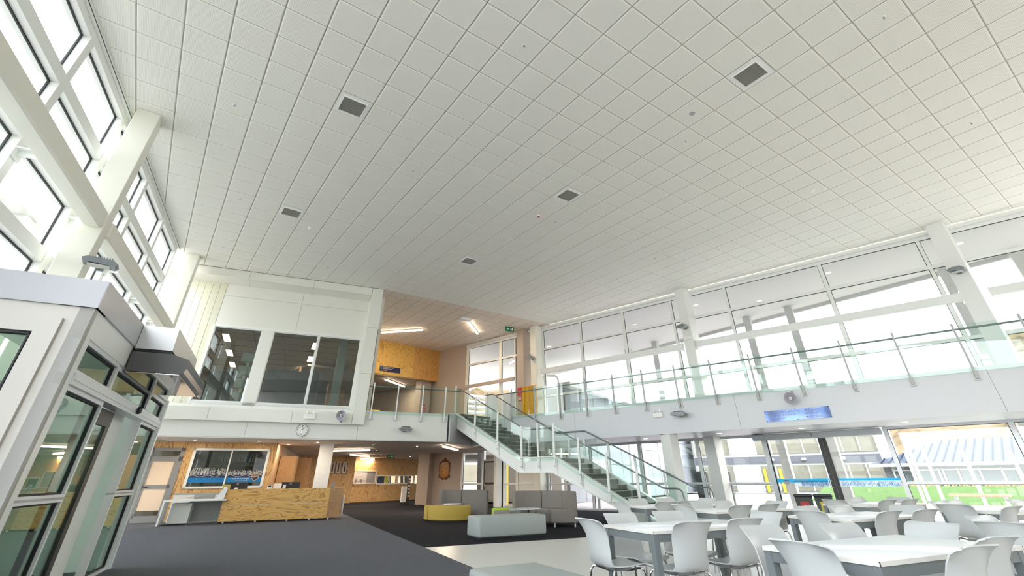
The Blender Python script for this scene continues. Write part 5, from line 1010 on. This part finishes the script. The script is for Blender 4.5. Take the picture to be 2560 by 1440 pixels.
# ------------------------------------------------------------------ outside
can = thing('canopy', (19, 10, 8.0), 'white outdoor canopy roof beyond the right glazing', 'canopy')
MB().slab([P2(WR, -12, .2), P2(WR, 29, .2), (23.2, -9), (23.2, 30)], 8.0, 8.25).build('soffit', extw, can); MB().box(23.15, 23.25, -9, 30, 7.85, 8.28).build('edge_beam', extw, can)
for k, (x, y) in enumerate(((22.25, 16.9), (22.3, 11.2), (22.4, 9.2), (22.7, 3.45), (22.8, 1.45), (22.3, 19.0))):
    o = MB(Fr((x, y), (.97, .23))).cbox(-.12, .2, -.16, .16, -.12, 8.0, .01).build('canopy_post', extw); tag(o, 'white outdoor canopy post, number %s from the left beyond the glazing' % ('two', 'three', 'four', 'five', 'six', 'one')[k], 'post', 'outdoor canopy posts')
for k, (x, y) in enumerate(((18.6, 15.2), (18.6, 11.5), (20.5, 9.5), (19.6, 6.2), (20.6, 2.4))):
    o = MB().lathe(WORLD, x, y, 8.0, [(.12, 0), (.12, -.01), (.10, -.015)], 'z', 18).build('canopy_downlight', whitep); tag(o, 'round white downlight in the outdoor canopy soffit, %s from the left' % ('first', 'second', 'third', 'fourth', 'fifth')[k], 'light', 'canopy downlights')
WA = Fr((19.3, 21.7), (.94, .34)); wa = thing('clad_wing', (30, 25, 0), 'low wing clad in pale grey panels outside the right glazing', 'building')
for k in range(14):
    for z0, z1 in ((0, 1.9), (1.92, 3.8), (3.82, 5.9)): MB(WA).box(k*1.9+.02, k*1.9+1.88, 0, .2, z0, z1).build('cladding_panel', extg, wa)
MB(WA).box(-.2, 26.8, -.5, .4, 5.9, 6.15).build('roof_edge', extw, wa); MB(WA).box(0, 26, .2, 6, 0, 5.9).build('body', extw, wa)
for a in (9.0, 15.2): MB(WA).box(a, a+.35, -.1, 0, 0, 4.0).build('white_strip', extw, wa)
MB(WA).box(5, 7, -.05, 0, 3.2, 5.0).build('window', winext, wa); MB(WA).box(11.2, 14.6, -.05, 0, 3.0, 3.25).build('canopy_band', extw, wa)
BB = Fr((41.5, 28.0), (.445, -.896)); bb_ = thing('classroom_block', (44, 22, 0), 'two storey white classroom block with large windows across the courtyard', 'building')
MB(BB).box(-1, 14.4, .15, 2.5, -.1, 5.6).build('body', extw, bb_); MB(BB).box(-1, 13.2, .05, .15, 2.1, 2.65).build('grey_band', extdk, bb_)
for a0, a1 in ((-.8, 2.2), (4.3, 9.2), (9.6, 13.2)):
    for z0, z1, md in ((2.85, 5.4, 4.1), (.1, 1.95, .5)):
        n_ = max(2, round((a1-a0)/1.2)); w = (a1-a0)/n_
        for k in range(n_): q = MB(BB).box(a0+k*w+.05, a0+(k+1)*w-.05, .02, .14, z0, z1).build('window', winext, bb_)
        m = MB(BB); m.box(a0, a1, -.03, .03, md, md+.07)
        for k in range(n_+1): m.box(a0+k*w-.05, a0+k*w+.05, -.03, .03, z0, z1)
        m.build('glazing_bars', extw, bb_)
for a in (1.0, 5.2, 7.6, 10.4): MB(BB).box(a, a+.35, -.2, .05, 2.3, 2.48).build('wall_light', whitep, bb_)
for a in (4.5, 5.7): MB(BB).box(a, a+.2, -.1, .02, 0, 1.7).build('yellow_jamb', yelp, bb_)
# low building with ribbed roof
BC = Fr((39.5, 13.6), (.12, -.993)); bc = thing('low_building', (40, 6, 0), 'low building with blue grey ribbed roof and dark windows across the courtyard', 'building')
MB(BC).box(0, 26, 0, 6, 0, 1.78).build('wall', mat('grey_render', (.16, .165, .18), .8, spec=0), bc)
rf = MB().add([BC.pt(-.6, -.6, 1.78), BC.pt(28, -.6, 1.78), BC.pt(28, 6, 3.25), BC.pt(2.8, 6, 3.25), BC.pt(-.6, -.6, 1.70), BC.pt(28, -.6, 1.70), BC.pt(28, 6, 3.17), BC.pt(2.8, 6, 3.17), BC.pt(-.6, 10, 1.78), BC.pt(-.6, 10, 1.7)], [(0, 1, 2, 3), (7, 6, 5, 4), (0, 4, 5, 1), (1, 5, 6, 2), (2, 6, 7, 3), (0, 3, 8), (4, 9, 7)]).build('roof', roofm, bc)
m = MB()
for k in range(62):
    a = .1+.45*k; t0 = 0; t1 = 6.6 if a > 2.8 else 6.6*(a+.6)/3.4; z = lambda t: 1.79+t*1.47/6.6
    m.add([BC.pt(a-.03, -.6, z(0)), BC.pt(a+.03, -.6, z(0)), BC.pt(a+.03, -.6, z(0)+.07), BC.pt(a-.03, -.6, z(0)+.07), BC.pt(a-.03, -.6+t1, z(t1)), BC.pt(a+.03, -.6+t1, z(t1)), BC.pt(a+.03, -.6+t1, z(t1)+.07), BC.pt(a-.03, -.6+t1, z(t1)+.07)], [(0, 1, 2, 3), (4, 7, 6, 5), (0, 3, 7, 4), (1, 5, 6, 2), (3, 2, 6, 7)])
m.build('roof_ribs', mat('roof_rib', (.025, .03, .05), .5, spec=0), rf, kind='stuff')
MB(BC).box(-.6, 28, -.66, -.58, 1.62, 1.80).build('gutter', extw, bc); MB(BC).cbox(8.4, 9.2, 2.4, 3.0, 2.4, 2.75, .03).build('roof_vent', extw, bc)
for a0, a1, z0 in ((.6, 1.6, .3), (1.9, 2.6, .3), (3.1, 3.6, .1), (3.8, 4.6, .75), (4.75, 5.6, .75), (5.7, 6.2, .75)): q = MB(BC).box(a0, a1, -.06, 0, z0, 1.4).build('window', mat('dark_window', (.10, .12, .13), .1) if 'dark_window' not in bpy.data.materials else bpy.data.materials['dark_window'], bc)
m = MB(BC)
for a in (.5, 1.7, 2.8, 3.0, 3.7, 4.68, 5.65, 6.3): m.box(a-.05, a+.05, -.1, 0, .1, 1.5)
m.box(.5, 6.3, -.1, 0, 1.38, 1.46); m.build('window_frames', extw, bc); MB(BC).box(8.6, 12, -.05, 0, 0, 1.62).build('grey_recess', extg, bc)
bk = thing('green_bank', (34, 8, 0), 'sloping green artificial turf bank in front of the low building', 'bank')
BK = Fr((32.5, 15.5), (.10, -.995)); MB(BK).add([BK.pt(0, 0, -.12), BK.pt(30, 0, -.12), BK.pt(30, 3.2, .62), BK.pt(0, 3.2, .62), BK.pt(0, 3.4, -.12), BK.pt(30, 3.4, -.12)], [(0, 1, 2, 3), (3, 2, 5, 4), (0, 3, 4), (1, 5, 2)]).build('turf', grassm, bk)
rr = random.Random(9); m = MB()
for k in range(900):
    a = 4+rr.random()*24; n = 3.0+rr.random()*.9; h = rr.uniform(.12, .38); p = Vector(BK.pt(a, n, .55)); q = Vector((rr.uniform(-.12, .12), rr.uniform(-.12, .12), h))
    m.add([p+Vector((.02, -.02, 0)), p+Vector((-.02, .02, 0)), p+q], [(0, 1, 2)])
o = m.build('dry_grass', dry, kind='stuff'); tag(o, 'strip of dry golden grass along the top of the green bank', 'grass')
t = thing('outdoor_bench', (29, 7.2, 0), 'wooden slatted bench on the green bank outside', 'bench'); OB = Fr((29.0, 7.9), (.1, -.995))
for k in range(4): MB(OB).box(0, 2.0, -.1+.12*k, -.01+.12*k, .34+.02*k, .38+.02*k).build('slat', wood, t)
for a in (.2, 1.8): MB(OB).box(a-.05, a+.05, 0, .3, -.12, .34).build('leg', silver, t)
t = thing('outdoor_bench', (30, 3, 0), 'second wooden bench on the green bank at the far right', 'bench'); OB = Fr((30.0, 4.2), (.1, -.995))
for k in range(4): MB(OB).box(0, 2.0, -.1+.12*k, -.01+.12*k, .34+.02*k, .38+.02*k).build('slat', wood, t)
for a in (.2, 1.8): MB(OB).box(a-.05, a+.05, 0, .3, -.12, .34).build('leg', silver, t)
for k, (az, mt, lb) in enumerate(((64.0, redm, 'dark green wheelie bin with red label outside the glass doors'), (65.6, yelp, 'dark green wheelie bin with yellow label outside the glass doors'))):
    d = 19.6; x, y = d*math.sin(math.radians(az)), d*math.cos(math.radians(az)); f = Fr((x, y), (.42, -.907)); t = thing('wheelie_bin', (x, y, -.12), lb, 'bin')
    MB(f).prism([(-.20, -.1), (.20, -.1), (.25, .58), (-.25, .58)], -.2, .2).build('body', binm, t); MB(f).cbox(-.27, .27, -.25, .27, .58, .66, .02).build('lid', black, t); MB(f).tube([f.pt(-.2, .3, .6), f.pt(.2, .3, .6)], .02).build('handle', black, t); plate('label', f, -.12, .12, .12, .46, -.225, -.2, mt, t)
    m = MB(f); m.lathe(f, 0, -.226, .3, [(.07, 0), (.07, -.004)], k=16); q = m.build('label_mark', pale, t)
    for a in (-.2, .2): MB(f).lathe(f, a, .15, -.04, [(.08, -.03), (.08, .03)], k=12).build('wheel', black, t)
for k in range(2):
    x, y = 17.55+.75*k, 12.2-.5*k; f = Fr((x, y), (.42, -.907)); t = thing('stacked_trolley', (x, y, -.12), ('left', 'right')[k] + ' tall black covered trolley just outside the glazing', 'trolley')
    MB(f).cbox(-.22, .22, 0, .3, .0, 1.35, .02).build('cover', mat('black_cover', (.03, .032, .04), .3) if k == 0 else bpy.data.materials['black_cover'], t)
    for a in (-.18, .18): MB(f).lathe(f, a, .1, -.05, [(.06, -.02), (.06, .02)], k=10).build('wheel', black, t); MB(f).box(a-.015, a+.015, .1, .13, 1.33, 1.40).build('handle', black, t)
m = MB(WR)
for k in range(40): m.box(-5.5, 8, .3+.25*k, .3+.25*k+.235, -.12, -.015)
o = m.build('deck', paver, kind='stuff'); tag(o, 'purple grey outdoor decking beyond the lower glazing', 'deck')
for u, w_, lb in ((1266, .16, 'left'), (1312, .16, 'right')):
    a = WR.onv(u, 1200, 2.2)[0]; o = MB(WR).box(a-.1, a+.1, 2.15, 2.25, -.12, 2.4).build('yellow_panel', yelp); tag(o, lb + ' upright yellow panel outside the dark framed door', 'panel')
a = WR.onv(1200, 1200, 2.6)[0]; o = MB(WR).cbox(a-.16, a+.16, 2.5, 2.8, -.12, 2.6, .01).build('outdoor_column', extg); tag(o, 'grey outdoor column left of the dark framed door', 'column')
a = WR.onv(1500, 1250, .8)[0]; o = MB(WR).box(a-.06, a+.06, .7, .85, -.12, .75).build('bollard', extw); tag(o, 'short white post on the deck beside the stair', 'post')
ec = thing('far_building', (30, 45, 0), 'white building with ribbed canopy beyond the upstairs back window', 'building'); MB().box(24, 40, 44, 46, -.1, 6.0).build('body', extw, ec); MB().box(24, 38, 43.9, 44, 1.0, 2.4).build('window', winext, ec)
for k in range(6): MB().box(24, 40, 42.8, 44, 6.0+.5*k, 6.15+.5*k).build('slat', extw, ec)
lo = thing('outside_canopy', LW.pt(2, 2.4, 8), 'white exterior structure outside the left glazing', 'canopy')
MB(LW).box(-10, 14, 4.2, 5.0, 8.6, 8.9).build('roof', extw, lo)
for k in range(5): MB(LW).box(-8+4.7*k, -7.5+4.7*k, 4.3, 4.7, -.12, 8.6).build('post', extw, lo)
MB(LW).box(-10, 14, 12, 12.3, -.12, 4.2).build('screen_wall', extw, lo)
WP = Fr((31.5, 16), (.1, -.995)); ww = thing('walkway_frame', (31.5, 8, -.12), 'row of slim white walkway posts in front of the low ribbed roof building', 'frame')
for u0, v0 in ((2262, 1128), (2272, 1122), (2300, 1108), (2402, 1121), (2416, 1150), (2524, 1127)):
    a, z = WP.onv(u0, v0); MB(WP).box(a-.06, a+.06, -.06, .06, -.12, z).build('post', whitep, ww)
pp = thing('downpipe', WR.pt(.3, 1.5, 3.4), 'white curved downpipe outside the right glazing beside the left column', 'pipe'); P3 = []
for u0, v0 in ((1368, 939), (1388, 940), (1394, 944), (1396, 954), (1396, 1000), (1397, 1035)): a, z = WR.onv(u0, v0, 1.5); P3.append(WR.pt(a, 1.5, z))
MB().tube(P3 + [(P3[-1][0], P3[-1][1], -.1)], .06, 10).build('pipe', whitep, pp, smooth=True)
# hills
def hill(prof, r0, r1, name, lb):
    N = 80; m = MB(); rr = random.Random(2); A0, A1 = prof[0][0], prof[-1][0]; Rn = 9; jit = [[rr.uniform(-1, 1) for _ in range(Rn+1)] for _ in range(N+1)]
    for i in range(N+1):
        az = A0+(A1-A0)*i/N; el = next(e0+(e1-e0)*(az-a0)/(a1-a0) for (a0, e0), (a1, e1) in zip(prof, prof[1:]) if a0 <= az <= a1+1e-6)
        for k in range(Rn+1):
            d = r0+(r1-r0)*k/Rn; z = math.tan(math.radians(el + (.25*jit[i][k] if k else 0)))*r1*(k/Rn)**1.25 + (jit[i][k]*r1*.006 if k else -2)
            m.v.append((d*math.sin(math.radians(az)), d*math.cos(math.radians(az)), z))
    for i in range(N):
        for k in range(Rn): a = i*(Rn+1)+k; m.f.append((a, a+1, a+Rn+2, a+Rn+1))
    o = m.build(name, hillm, smooth=True); tag(o, lb, 'hill')
hill([(20, 8.5), (34, 9.5), (42, 5.5), (60, 5.5), (72, 6.0), (77.5, 7.0), (81.6, 9.3), (86, 11), (100, 13), (120, 12)], 140, 420, 'hillside', 'dry golden hillside beyond the courtyard buildings')
